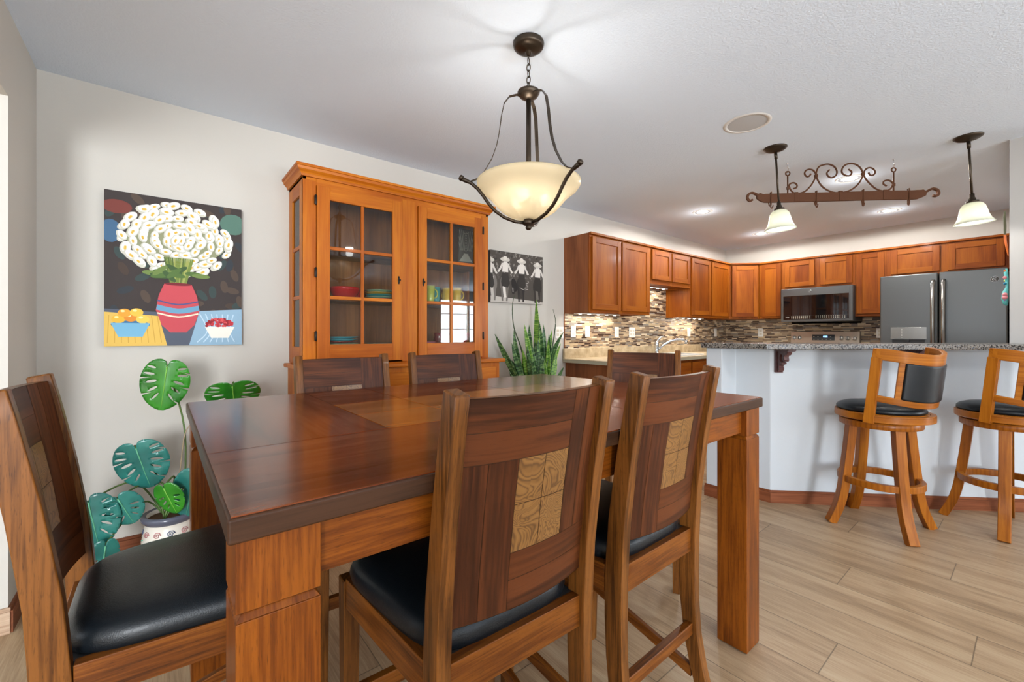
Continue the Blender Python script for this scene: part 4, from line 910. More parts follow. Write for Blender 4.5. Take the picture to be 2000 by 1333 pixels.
# ------------------------------------------------------------------ dining chair
def lerp_tab(tab, z):
    for (z0, y0), (z1, y1) in zip(tab, tab[1:]):
        if z <= z1: return y0+(y1-y0)*(z-z0)/(z1-z0)
    return tab[-1][1]
PT = [(0.0,-0.272),(0.10,-0.241),(0.2,-0.214),(0.3,-0.199),(0.42,-0.194),(0.56,-0.195),(0.70,-0.205),(0.85,-0.225),(1.0,-0.251),(1.074,-0.266)]
def make_chair():
    t = thing('dining_chair', '', 'chair')
    HWc = 0.185
    for s in (-1, 1):
        b = MB(); zs = [0, 0.08, 0.16, 0.25, 0.35, 0.45, 0.55, 0.62, 0.70, 0.78, 0.86, 0.94, 1.02, 1.0705, 1.074]
        dep = lambda z: 0.036+0.018*z/0.5 if z < 0.5 else 0.054-0.013*(z-0.5)/0.574
        pts = [(s*HWc, lerp_tab(PT, z), z) for z in zs]
        b.sweep(pts, [(-0.5,-0.015),(0.5,-0.015),(0.5,0.015),(-0.5,0.015)], M_post, up=(1,0,0), scales=[((dep(z) if z < 1.072 else dep(z)-0.005), 1 if z < 1.072 else 0.84) for z in zs], grain=(0,0,1))
        b.build('rear_leg', t, bevel=0.003)
    for s in (-1, 1):
        b = MB(); x, y = s*0.210, 0.205
        h0, h1 = 0.015, 0.021
        b.hexa([(x-h0,y-h0+0.006,0),(x+h0,y-h0+0.006,0),(x+h0,y+h0+0.006,0),(x-h0,y+h0+0.006,0)], [(x-h1,y-h1,0.572),(x+h1,y-h1,0.572),(x+h1,y+h1,0.572),(x-h1,y+h1,0.572)], M_post)
        b.build('front_leg', t, bevel=0.003)
    b = MB()
    b.box(-0.171, -0.208, 0.507, 0.171, -0.184, 0.578, M_rail, (1,0,0)); b.box(-0.19, 0.193, 0.507, 0.19, 0.217, 0.578, M_rail, (1,0,0))
    for s in (-1, 1): b.hexa([(s*0.186-0.012,-0.168,0.507),(s*0.186+0.012,-0.168,0.507),(s*0.214+0.012,0.186,0.507),(s*0.214-0.012,0.186,0.507)], [(s*0.186-0.012,-0.168,0.578),(s*0.186+0.012,-0.168,0.578),(s*0.214+0.012,0.186,0.578),(s*0.214-0.012,0.186,0.578)], M_rail, (0,1,0))
    b.box(-0.175, -0.184, 0.566, 0.175, 0.192, 0.576, M_darkgrey, (1,0,0))
    b.build('seat_frame', t, bevel=0.002)
    for nm, bx in (('stretcher', (-0.172,-0.214,0.255,0.172,-0.192,0.291)), ('footrest', (-0.194,0.194,0.25,0.194,0.217,0.29))):
        b = MB(); b.box(*bx, M_rail, (1,0,0)); b.build(nm, t, bevel=0.003)
    for s in (-1, 1):
        b = MB(); b.hexa([(s*0.185-0.009,-0.205,0.118),(s*0.185+0.009,-0.205,0.118),(s*0.208+0.009,0.195,0.195),(s*0.208-0.009,0.195,0.195)], [(s*0.185-0.009,-0.205,0.152),(s*0.185+0.009,-0.205,0.152),(s*0.208+0.009,0.195,0.229),(s*0.208-0.009,0.195,0.229)], M_rail, (0,1,0)); b.build('stretcher', t, bevel=0.003)
    # cushion
    b = MB(); n = 56; out = []
    for k in range(n):
        a = 2*pi*k/n; c_, s_ = cos(a), sin(a); e_ = 5.0
        r = (abs(c_)**e_+abs(s_)**e_)**(-1/e_); x, y = r*c_, r*s_
        wx = 0.186+0.048*(y+1)/2; out.append((x*wx, 0.020+y*0.212))
    rings = [(0.985,0.575),(1.0,0.582),(1.01,0.592),(1.0,0.606),(0.975,0.617),(0.92,0.626),(0.8,0.633),(0.6,0.638),(0.35,0.640)]
    v = []; f = []
    for s_, z in rings: v += [(x*s_, 0.020+(y-0.020)*s_, z) for x, y in out]
    for i in range(len(rings)-1):
        for k in range(n): f.append((i*n+k, i*n+(k+1) % n, (i+1)*n+(k+1) % n, (i+1)*n+k))
    v.append((0, 0.020, 0.6405)); c0 = len(v)-1
    f += [((len(rings)-1)*n+k, (len(rings)-1)*n+(k+1) % n, c0) for k in range(n)]+[tuple(range(n-1, -1, -1))]
    b.add(v, f, M_leather, (1,0,0), True); b.build('seat_cushion', t)
    # curved inlaid backrest
    b = MB(); hw = 0.1705; th = 0.018; bul = 0.024
    def yb_(x, z): return lerp_tab(PT, z)+0.004-bul*(1-(x/hw)**2)
    def patch(x0, x1, z0, z1, side, mat, grain):
        nx = max(2, int((x1-x0)/0.025)); nz_ = max(1, int((z1-z0)/0.06)); v = []
        for j in range(nz_+1):
            for i in range(nx+1):
                x = x0+(x1-x0)*i/nx; z = z0+(z1-z0)*j/nz_; v.append((x, yb_(x, z)+side*th/2, z))
        f = [(j*(nx+1)+i, j*(nx+1)+i+1, (j+1)*(nx+1)+i+1, (j+1)*(nx+1)+i) for j in range(nz_) for i in range(nx)]
        if side > 0: f = [tuple(reversed(q)) for q in f]
        b.add(v, f, mat, grain, True)
    zb, z1_, z2_, zm, zt_ = 0.640, 0.755, 0.940, 0.998, 1.060
    u1, u2 = -0.053, 0.078; gp = 0.0008
    for side in (-1, 1):
        m_ = 1 if side < 0 else -1
        def pp(x0, x1, z0, z1, mat, gr):
            x0, x1 = x0+gp, x1-gp; z0 += gp; z1 -= gp
            if m_ < 0: x0, x1 = -x1, -x0
            patch(x0, x1, z0, z1, side, mat, gr)
        pp(-hw, u2, zm, zt_, M_walnut, (1,0,0)); pp(-hw, u2, z2_, zm, M_walnut, (1,0,0))
        pp(u2, (u2+hw)/2, z1_, zt_, M_walnut, (0,0,1)); pp((u2+hw)/2, hw, z1_, zt_, M_walnut, (0,0,1))
        pp(-hw, -0.115, zb, z2_, M_walnut, (0,0,1)); pp(-0.115, u1, zb, z2_, M_walnut, (0,0,1))
        pp(u1, hw, zb, 0.70, M_walnut, (1,0,0)); pp(u1, hw, 0.70, z1_, M_walnut, (1,0,0))
        pp(u1, 0.012, z1_, 0.85, M_burl, (1,0,0)); pp(0.012, u2, z1_, 0.85, M_burl, (0,0,1)); pp(u1, 0.012, 0.85, z2_, M_burl, (0,0,1)); pp(0.012, u2, 0.85, z2_, M_burl, (1,0,0))
    for z, nm in ((zb, 0), (zt_, 1)):
        nx = 18; v = []
        for i in range(nx+1):
            x = -hw+2*hw*i/nx; v += [(x, yb_(x, z)-th/2, z), (x, yb_(x, z)+th/2, z)]
        f = [(2*i, 2*i+1, 2*i+3, 2*i+2) for i in range(nx)]; b.add(v, f, M_post, (1,0,0))
    # core slightly inside, dark seams
    nx = 18; nz_ = 8; v = []
    for s_ in (-1, 1):
        for j in range(nz_+1):
            for i in range(nx+1):
                x = -hw+2*hw*i/nx; z = zb+0.001+(zt_-zb-0.002)*j/nz_; v.append((x, yb_(x, z)+s_*(th/2-0.0008), z))
    f = []; q = (nx+1)*(nz_+1)
    for s_ in (0, 1):
        for j in range(nz_):
            for i in range(nx):
                a_ = s_*q+j*(nx+1)+i; f.append((a_, a_+1, a_+nx+2, a_+nx+1))
    b.add(v, f, M_tableedge, (0,0,1), True)
    bk = b.build('backrest', t)
    return t
ch = make_chair()
ch.location = (0.567, 0.870, 0); ch.rotation_euler = (0, 0, -R(1)); ch['label'] = 'largest dining chair seen from behind at the near long side, closer to the camera'; ch['group'] = 'counter-height dining chairs around the table'
dup(ch, (1.076, 0.878, 0), R(1), 'dining chair seen from behind, beside the right front leg of the table')
dup(ch, (0.046, 1.285, 0), -R(90), "dining chair at the table's left end with its black seat in full view")
dup(ch, (0.624, 1.70, 0), R(179), 'dining chair on the far long side in front of the left hutch door')
dup(ch, (1.135, 1.715, 0), R(175), 'dining chair on the far long side in front of the right hutch door')
# far end chair, turned a little
dup(ch, (1.903, 1.321, 0), R(90+26), "dining chair at the table's far end, in front of the sink counter")

# ------------------------------------------------------------------ bar stool
def arc_box(mb, r0, r1, z0, z1, a0, a1, mat, n=24, lean=0.0, zref=0.7, dip=0.0):
    def rr(r, z): return r
    v = []
    for k in range(n+1):
        a = a0+(a1-a0)*k/n
        for r, z in ((r0, z0), (r1, z0), (r1, z1), (r0, z1)):
            q = rr(r, z); v.append((q*cos(a), q*sin(a)-lean*(z-zref), z-dip*max(0.0, cos((a+pi/2)*1.25))**1.5))
    f = []
    for k in range(n):
        for j in range(4): f.append((4*k+j, 4*k+(j+1) % 4, 4*k+4+(j+1) % 4, 4*k+4+j))
    full = abs(abs(a1-a0)-2*pi) < 1e-6
    if not full: f += [(3,2,1,0), (4*n, 4*n+1, 4*n+2, 4*n+3)]
    am = (a0+a1)/2
    mb.add(v, f, mat, (-sin(am), cos(am), 0) if not full else (0,0,1), False)
def make_stool(delta):
    t = thing('bar_stool', '', 'bar stool')
    for k in range(4):
        a = pi/4+k*pi/2
        rs = [(0.155,0.615),(0.172,0.45),(0.190,0.30),(0.204,0.20),(0.226,0.11),(0.254,0.04),(0.272,0.0)]
        pts = [(r*cos(a), r*sin(a), z) for r, z in rs]
        pts = smooth_path(pts, 3)
        b = MB(); b.sweep(pts, [(-0.026,-0.023),(0.026,-0.023),(0.026,0.023),(-0.026,0.023)], M_stool, up=(cos(a), sin(a), 0.0), grain=(0,0,1))
        o = b.build('leg', t, bevel=0.004); o.rotation_euler = (0, 0, delta)
    b = MB(); arc_box(b, 0.178, 0.208, 0.262, 0.302, 0, 2*pi, M_stool, 48); o = b.build('footrest_ring', t, bevel=0.004); o.rotation_euler = (0, 0, delta)
    b = MB(); b.lathe([(0,0.612),(0.196,0.612),(0.20,0.618),(0.20,0.645),(0.196,0.65),(0,0.65)], M_stool, 48, smooth=False); b.build('base_ring', t, bevel=0.002)
    b = MB(); b.lathe([(0,0.65),(0.13,0.65),(0.13,0.66),(0,0.66)], M_darkgrey, 32); b.build('swivel_plate', t)
    b = MB(); b.lathe([(0,0.66),(0.216,0.66),(0.222,0.666),(0.222,0.70),(0.218,0.704),(0,0.704)], M_stool, 56, smooth=False); b.build('seat_ring', t, bevel=0.002)
    b = MB(); b.lathe([(0,0.704),(0.205,0.704),(0.214,0.712),(0.213,0.724),(0.20,0.737),(0.17,0.748),(0.12,0.756),(0.05,0.76),(0,0.76)], M_leather, 56); b.build('seat_cushion', t)
    A0 = -pi/2; sp = R(69); ln = 0.12
    b = MB(); arc_box(b, 0.223, 0.250, 0.660, 0.702, A0-sp-0.08, A0+sp+0.08, M_stool, 30); b.build('back_base_rail', t, bevel=0.003)
    for s in (-1, 1):
        a = A0+s*sp; pts = [(0.238*cos(a), 0.238*sin(a)-ln*(z-0.7), z) for z in (0.655, 0.8, 0.92, 1.035)]
        b = MB(); b.sweep(pts, [(-0.024,-0.016),(0.024,-0.016),(0.024,0.016),(-0.024,0.016)], M_stool, up=(cos(a), sin(a), 0), grain=(0,0,1), scales=[(1.05,1),(1,1),(1,1),(1,1)]); b.build('back_post', t, bevel=0.003)
    b = MB(); arc_box(b, 0.226, 0.250, 1.022, 1.088, A0-sp-0.09, A0+sp+0.09, M_stool, 36, lean=ln, dip=0.036); b.build('top_rail', t, bevel=0.004)
    b = MB(); arc_box(b, 0.228, 0.248, 0.785, 0.822, A0-sp, A0+sp, M_stool, 36, lean=ln, dip=0.036); b.build('lower_rail', t, bevel=0.003)
    for s in (-1, 1):
        b = MB(); a = A0+s*R(43); arc_box(b, 0.229, 0.247, 0.82, 1.024, a-0.055, a+0.055, M_stool, 4, lean=ln, dip=0.036); b.build('back_slat', t, bevel=0.002)
    b = MB(); arc_box(b, 0.225, 0.256, 0.818, 1.026, A0-R(40), A0+R(40), M_leather, 18, lean=ln, dip=0.036); b.build('back_cushion', t, bevel=0.010, seg=4)
    return t
s1 = make_stool(R(17.6)); s1.location = (3.405, 0.622, 0); s1.rotation_euler = (0, 0, -R(21.6)); s1['label'] = 'honey wood swivel bar stool standing wholly in view at the bar'; s1['group'] = 'bar stools at the granite counter'
s2 = dup(s1, (3.935, 0.13, 0), -R(38), 'honey wood swivel bar stool cut off by the right edge of the photo')
for c in s2.children:
    if c.name.split('.')[0] in ('leg', 'footrest_ring'): c.rotation_euler = (0, 0, -R(7))
# ------------------------------------------------------------------ pictures
_mc = {}
def paint(rgb, rough=0.75):
    k = tuple(rgb)
    if k not in _mc: _mc[k] = plain('paint_%d_%d_%d' % k, rgb, rough)
    return _mc[k]
class Art:
    """flat painted shapes on a canvas front facing -y; (u,v) in 0..1"""
    def __init__(s, w_, h): s.w, s.h, s.b, s.k = w_, h, MB(), 0
    def poly(s, pts, rgb):
        s.k += 1; y = -0.0002-0.00001*s.k
        pts = [(min(max(u, 0), 1), min(max(v, 0), 1)) for u, v in pts]
        s.b.add([(u*s.w, y, v*s.h) for u, v in pts], [tuple(range(len(pts)))], paint(rgb))
    def disc(s, u, v, ru, rv, rgb, rot=0, n=18):
        a_ = s.w/s.h
        s.poly([(u+(ru*cos(t)*cos(rot)-rv*sin(t)*sin(rot)), v+(ru*cos(t)*sin(rot)+rv*sin(t)*cos(rot))*a_) for t in [2*pi*k/n for k in range(n)]], rgb)
    def stroke(s, pts, w_, rgb):
        P_ = smooth_path([(p[0], p[1], 0) for p in pts], 4) if len(pts) > 2 else [Vector((*p, 0)) for p in pts]
        L_, R_ = [], []
        for i, p in enumerate(P_):
            d = (P_[min(i+1, len(P_)-1)]-P_[max(i-1, 0)]).normalized(); n = Vector((-d.y, d.x, 0))*w_/2
            L_.append((p.x+n.x, p.y+n.y)); R_.append((p.x-n.x, p.y-n.y))
        for i in range(len(P_)-1): s.poly([L_[i], L_[i+1], R_[i+1], R_[i]], rgb); s.k -= 1
        s.k += 1
def canvas(name, label, x0, z0, x1, z1, edge, th=0.032):
    t = thing(name, label, 'picture', (x0, YW-th-0.001, z0))
    b = MB(); b.box(0, 0, 0, x1-x0, th, z1-z0, edge); b.build('stretched_canvas', t, bevel=0.002)
    return t
rs = random.Random(3)
t = canvas('painting', 'colourful canvas painting of a mass of white flowers, hung above the large-leaved plant', -0.226, 1.105, 0.370, 1.907, paint((48, 46, 50)))
A = Art(0.596, 0.802)
A.poly([(0,0),(1,0),(1,1),(0,1)], (62, 54, 52))
for _ in range(60): A.disc(rs.random(), rs.random(), 0.06, 0.03, rs.choice([(52,58,64),(74,60,52),(58,72,70),(84,70,60)]), rs.random()*3)
A.poly([(0,0),(1,0),(1,0.10),(0.6,0.16),(0,0.12)], (86,88,98))
A.disc(0.08,0.90,0.10,0.06,(120,60,52)); A.disc(0.04,0.74,0.07,0.10,(70,104,136)); A.disc(0.93,0.88,0.11,0.10,(88,122,108))
# flower mass
A.disc(0.50,0.72,0.37,0.20,(150,152,118))
def lily(u, v, r, ang):
    A.disc(u, v, r, r*0.62, (206,204,188), ang); A.disc(u+0.1*r, v+0.1*r, r*0.86, r*0.52, (240,238,228), ang); A.disc(u, v, r*0.34, r*0.2, (226,214,160), ang); A.stroke([(u-r*0.2*cos(ang), v-r*0.2*sin(ang)), (u+r*0.25*cos(ang), v+r*0.25*sin(ang))], 0.012, (222,178,70))
for ring_, cnt in ((0.39, 34), (0.32, 28), (0.25, 22), (0.17, 14), (0.09, 8), (0.02, 2)):
    for k in range(cnt):
        a_ = 2*pi*k/cnt+rs.random()*0.3; u, v = 0.50+ring_*cos(a_), 0.72+ring_*0.60*sin(a_)
        if v > 0.48: lily(u, v, 0.042+0.02*rs.random(), a_+pi/2+rs.uniform(-0.6,0.6))
# plain still life: vase, two fruit bowls, folded cloths
A.poly([(0,0),(1,0),(1,0.20),(0,0.24)], (86,92,106)); A.poly([(0,0.0),(0.42,0.0),(0.36,0.20),(0,0.22)], (226,186,92)); A.poly([(0.58,0.0),(1,0.0),(1,0.26),(0.66,0.24)], (146,178,200))
for k in range(9): A.stroke([(0.03+k*0.04,0.20),(0.02+k*0.045,0.02)], 0.006, (206,160,70))
for k in range(7): A.stroke([(0.66+k*0.045,0.22),(0.72+k*0.03,0.10),(0.64+k*0.05,0.02)], 0.008, (190,212,226))
for k in range(16): A.stroke([(0.40+k*0.014,0.60),(0.44+k*0.008,0.44),(0.46+k*0.006,0.36)], 0.012, rs.choice([(120,138,66),(160,166,92),(92,112,56)]))
for k in range(14): A.disc(0.30+rs.random()*0.42, 0.47+rs.random()*0.06, 0.07, 0.022, rs.choice([(84,112,58),(112,134,72),(66,92,54)]), rs.uniform(-0.9,0.9))
A.poly([(0.40,0.42),(0.60,0.42),(0.64,0.34),(0.66,0.24),(0.62,0.14),(0.56,0.09),(0.44,0.09),(0.38,0.14),(0.34,0.24),(0.36,0.34)], (198,78,86)); A.disc(0.50,0.42,0.10,0.014,(120,40,48))
A.stroke([(0.345,0.26),(0.5,0.235),(0.655,0.26)], 0.035, (108,160,190)); A.stroke([(0.35,0.22),(0.5,0.195),(0.65,0.22)], 0.010, (236,226,200)); A.stroke([(0.35,0.305),(0.5,0.28),(0.65,0.305)], 0.010, (86,84,132))
A.disc(0.17,0.14,0.13,0.035,(60,110,150)); 
for (u, v, c) in ((0.09,0.175,(232,178,60)),(0.17,0.185,(222,140,52)),(0.25,0.175,(240,200,90)),(0.13,0.215,(228,160,58)),(0.21,0.22,(236,190,76))): A.disc(u, v, 0.045, 0.036, c); A.disc(u-0.012, v+0.012, 0.014, 0.010, (250,226,160))
A.poly([(0.04,0.15),(0.30,0.15),(0.25,0.06),(0.09,0.06)], (120,178,208)); 
A.poly([(0.70,0.13),(0.94,0.13),(0.89,0.05),(0.75,0.05)], (236,232,220))
for k in range(70):
    a_ = rs.random()*pi; q = rs.random()**0.5; A.disc(0.82+0.11*q*cos(a_), 0.135+0.055*q*sin(a_), 0.013, 0.012, rs.choice([(190,52,60),(150,36,44),(214,84,86)]))
A.b.build('painted_surface', t)

t = canvas('photo_canvas', 'black and white canvas of riders in wide hats, hung right of the hutch', 2.208, 1.446, 2.826, 1.899, paint((60, 56, 52)))
A = Art(0.618, 0.453)
A.poly([(0,0),(1,0),(1,1),(0,1)], (78,72,66))
for _ in range(160): A.disc(rs.random(), rs.uniform(0.45, 1), 0.022, 0.012, rs.choice([(60,56,52),(104,98,92),(134,128,120),(90,84,78)]), rs.random()*3)
A.poly([(0,0),(1,0),(1,0.05),(0,0.12)], (190,184,176))
def horse(u, tone, tail):
    A.disc(u, 0.36, 0.085, 0.14, tone); 
    for s in (-1, 1):
        A.poly([(u+s*0.05-0.02,0.30),(u+s*0.05+0.02,0.30),(u+s*0.04+0.014,0.03),(u+s*0.04-0.014,0.03)], tone)
    A.stroke([(u,0.50),(u-0.01,0.3),(u+0.01,0.10)], 0.05, tail)
def rider(u, v):
    A.poly([(u-0.075,v-0.20),(u-0.055,v-0.02),(u+0.055,v-0.02),(u+0.085,v-0.22),(u+0.05,v-0.30),(u-0.06,v-0.28)], (52,48,44))
    A.poly([(u-0.055,v),(u-0.045,v+0.17),(u-0.02,v+0.20),(u+0.03,v+0.20),(u+0.055,v+0.17),(u+0.055,v)], (228,222,214))
    A.stroke([(u-0.045,v+0.17),(u-0.085,v+0.07),(u-0.13,v-0.01)], 0.035, (218,212,204)); A.stroke([(u+0.05,v+0.17),(u+0.09,v+0.07),(u+0.13,v-0.01)], 0.035, (218,212,204))
    A.disc(u, v+0.235, 0.022, 0.03, (60,54,50)); A.disc(u, v+0.245, 0.088, 0.032, (206,200,190)); A.disc(u, v+0.275, 0.036, 0.03, (222,216,206))
horse(0.03,(120,114,108),(190,184,176)); horse(0.25,(110,104,98),(222,216,208)); horse(0.56,(44,40,38),(60,54,50)); horse(0.88,(56,50,46),(110,104,98))
A.disc(0.43,0.36,0.05,0.10,(38,34,32),0.3); A.disc(0.41,0.24,0.03,0.05,(46,42,40)); A.stroke([(0.40,0.30),(0.405,0.22)],0.012,(206,200,190))
for k in range(5): A.stroke([(0.53,0.44-k*0.03),(0.62,0.40-k*0.03),(0.70,0.42-k*0.03)], 0.010, (190,184,176))
rider(-0.02, 0.56); rider(0.26, 0.60); rider(0.57, 0.60); rider(0.89, 0.56)
A.b.build('photo_print', t)

# ------------------------------------------------------------------ snake plant
def leafmat(name, dark, mid, light, band=60, rough=0.35):
    m, N, L, B = newmat(name); uv = N.new('ShaderNodeUVMap').outputs[0]
    n = N.new('ShaderNodeTexNoise'); n.inputs['Scale'].default_value = 1; n.inputs['Detail'].default_value = 2; n.inputs['Distortion'].default_value = 0.6
    L.new(vmap(N, L, uv, (band, 14, 1)), n.inputs['Vector']); r = ramp(N, [(0.38, dark), (0.5, mid), (0.62, light)]); L.new(n.outputs[0], r.inputs[0]); L.new(r.outputs[0], B.inputs['Base Color'])
    B.inputs['Roughness'].default_value = rough; return m
M_snake = leafmat('snake_plant_leaf', (30, 62, 34), (62, 104, 54), (122, 156, 96)); M_snakel = leafmat('snake_plant_leaf_light', (70, 120, 40), (110, 158, 54), (160, 192, 92))
M_snakes = plain('snake_plant_dark_stem', (58, 78, 44), 0.5)
SX, SY, SZ0 = 2.50, 2.74, 0.60
t = thing('snake_plant', 'tall snake plant with upright striped leaves between hutch and kitchen counter', 'plant', (SX, SY, 0))
M_pot = plain('terracotta_pot', (150, 92, 66), 0.6)
b = MB(); b.lathe([(0,0.34),(0.11,0.34),(0.115,0.35),(0.15,0.58),(0.162,0.585),(0.162,0.615),(0.148,0.615),(0.14,0.58),(0,0.58)], M_pot, 36); b.build('pot', t)
b = MB(); b.lathe([(0,0.32),(0.16,0.32),(0.16,0.34),(0,0.34)], M_base, 32, smooth=False)
for k in range(4): a = pi/4+k*pi/2; b.tube([(0.13*cos(a),0.13*sin(a),0.325),(0.15*cos(a),0.15*sin(a),0.0)], 0.014, M_base, 8)
b.build('plant_stand', t)
b = MB(); b.lathe([(0,0.60),(0.14,0.60)], plain('potting_soil', (58, 42, 30), 0.95), 28); b.build('soil', t)
def blade(base, tip, wd, mat, bend=0.0, twist=0.0, n=14, face=0.0):
    base, tip = Vector(base), Vector(tip); b = MB(); v = []; f = []
    mid = (base+tip)/2+Vector((bend, 0, 0.0))
    for i in range(n+1):
        u = i/n; p = base*(1-u)**2+mid*2*u*(1-u)+tip*u*u
        d = (mid-base)*(1-u)+(tip-mid)*u; d.normalize()
        w_ = wd*(0.55+0.45*sin(min(1, u*1.6)*pi/2))*(1 if u < 0.55 else max(0.03, cos((u-0.55)/0.45*pi/2)**0.8))
        a = face+twist*u; side = Vector((cos(a), sin(a), 0)); side = (side-d*side.dot(d)).normalized(); nr = side.cross(d)
        for k, q in enumerate((-1, -0.5, 0, 0.5, 1)):
            v.append(p+side*w_/2*q+nr*w_*0.16*(q*q-0.4))
    for i in range(n):
        for k in range(4): f.append((5*i+k, 5*i+k+1, 5*i+6+k, 5*i+5+k))
    b.add(v, f, mat, tuple((tip-base).normalized()), True); o = b.build('leaf', t, thick=0.004); return o
LV = [((-0.10,0.0),(2.085,2.78,1.165),0.052,M_snake,0.0),((-0.09,0.03),(2.20,2.80,1.02),0.04,M_snake,0.02),((-0.07,-0.02),(2.245,2.76,1.09),0.045,M_snake,-0.02),((-0.05,0.03),(2.30,2.80,1.20),0.05,M_snake,-0.03),
      ((-0.04,-0.03),(2.365,2.74,1.245),0.052,M_snakel,0.01),((-0.01,0.02),(2.452,2.78,1.245),0.055,M_snake,0.0),((0.0,-0.04),(2.43,2.72,1.06),0.055,M_snake,0.0),((0.02,0.04),(2.553,2.80,1.47),0.072,M_snakel,0.02),
      ((0.03,-0.02),(2.55,2.76,1.28),0.06,M_snake,0.03),((0.05,0.02),(2.64,2.80,1.25),0.05,M_snake,0.03),((0.06,-0.04),(2.65,2.74,1.17),0.055,M_snake,0.03),((0.05,-0.05),(2.60,2.70,1.12),0.05,M_snakel,0.02),
      ((0.08,0.02),(2.745,2.80,1.20),0.052,M_snakel,0.0),((0.07,-0.01),(2.875,2.78,1.185),0.058,M_snake,-0.06),((0.10,0.0),(2.86,2.80,1.08),0.04,M_snakel,-0.02),((-0.03,0.05),(2.34,2.84,1.02),0.045,M_snake,0.0),
      ((-0.11,-0.02),(2.19,2.72,0.86),0.035,M_snake,-0.02),((0.11,-0.02),(2.84,2.74,0.87),0.035,M_snake,0.0),((0.02,0.0),(2.50,2.75,1.10),0.055,M_snake,0.0),((0.09,-0.03),(2.72,2.72,1.0),0.05,M_snakel,0.02),((-0.02,-0.05),(2.36,2.70,1.0),0.052,M_snake,-0.01)]
for k in range(20):
    a_ = rs.uniform(0, 2*pi); q = rs.uniform(0.02, 0.1); xx = q*cos(a_)*1.1
    LV.append(((xx, q*sin(a_)), (SX+xx*2.3+rs.uniform(-0.04, 0.04), SY+q*sin(a_)*1.2, rs.uniform(0.92, 1.16)), rs.uniform(0.042, 0.056), rs.choice([M_snake, M_snake, M_snakel]), rs.uniform(-0.02, 0.02)))
for i, ((bx_, by_), tp, wd, mt, bd) in enumerate(LV):
    blade((bx_, by_, 0.60), (tp[0]-SX, tp[1]-SY, tp[2]), wd, mt, bd*2+0.0, rs.uniform(-0.5, 0.5), face=rs.uniform(-0.9, 0.1)-0.5)
for pts, nm in (([( -0.06,0.02,0.60),(-0.13,0.03,1.0),(-0.215,0.04,1.22),(-0.225,0.05,1.40),(-0.195,0.05,1.50)], 'thin_shoot'), ([(0.10,0.02,0.60),(0.20,0.03,0.95),(0.265,0.04,1.2),(0.27,0.04,1.30),(0.24,0.04,1.39)], 'thin_shoot')):
    b = MB(); P_ = smooth_path(pts, 5); b.tube(P_, 0.006, M_snakes, 8, scales=[1.3-1.1*i/len(P_) for i in range(len(P_))]); b.build(nm, t)

# ------------------------------------------------------------------ monstera
def monmat(name, a, c):
    m, N, L, B = newmat(name); tc = N.new('ShaderNodeTexCoord'); n = N.new('ShaderNodeTexNoise'); n.inputs['Scale'].default_value = 9; n.inputs['Detail'].default_value = 2
    L.new(tc.outputs['Object'], n.inputs['Vector']); r = ramp(N, [(0.35, a), (0.65, c)]); L.new(n.outputs[0], r.inputs[0]); L.new(r.outputs[0], B.inputs['Base Color'])
    B.inputs['Roughness'].default_value = 0.3; B.inputs['Coat Weight'].default_value = 0.2
    return m
M_mg = monmat('monstera_green', (30, 104, 24), (52, 138, 34)); M_mt = monmat('monstera_teal', (24, 88, 82), (46, 122, 112)); M_mvein = plain('monstera_vein', (120, 182, 70), 0.4); M_mvt = plain('monstera_vein_teal', (96, 168, 130), 0.4)  # teal: bluish daylight on the lower leaves, put into their colour
M_stem = plain('monstera_stem', (84, 110, 52), 0.45); M_air = plain('dry_aerial_root', (170, 148, 118), 0.7)
MX, MY = 0.035, 2.72
t = thing('monstera_plant', 'monstera plant with split leaves growing in a painted pot in the corner', 'plant', (MX, MY, 0))
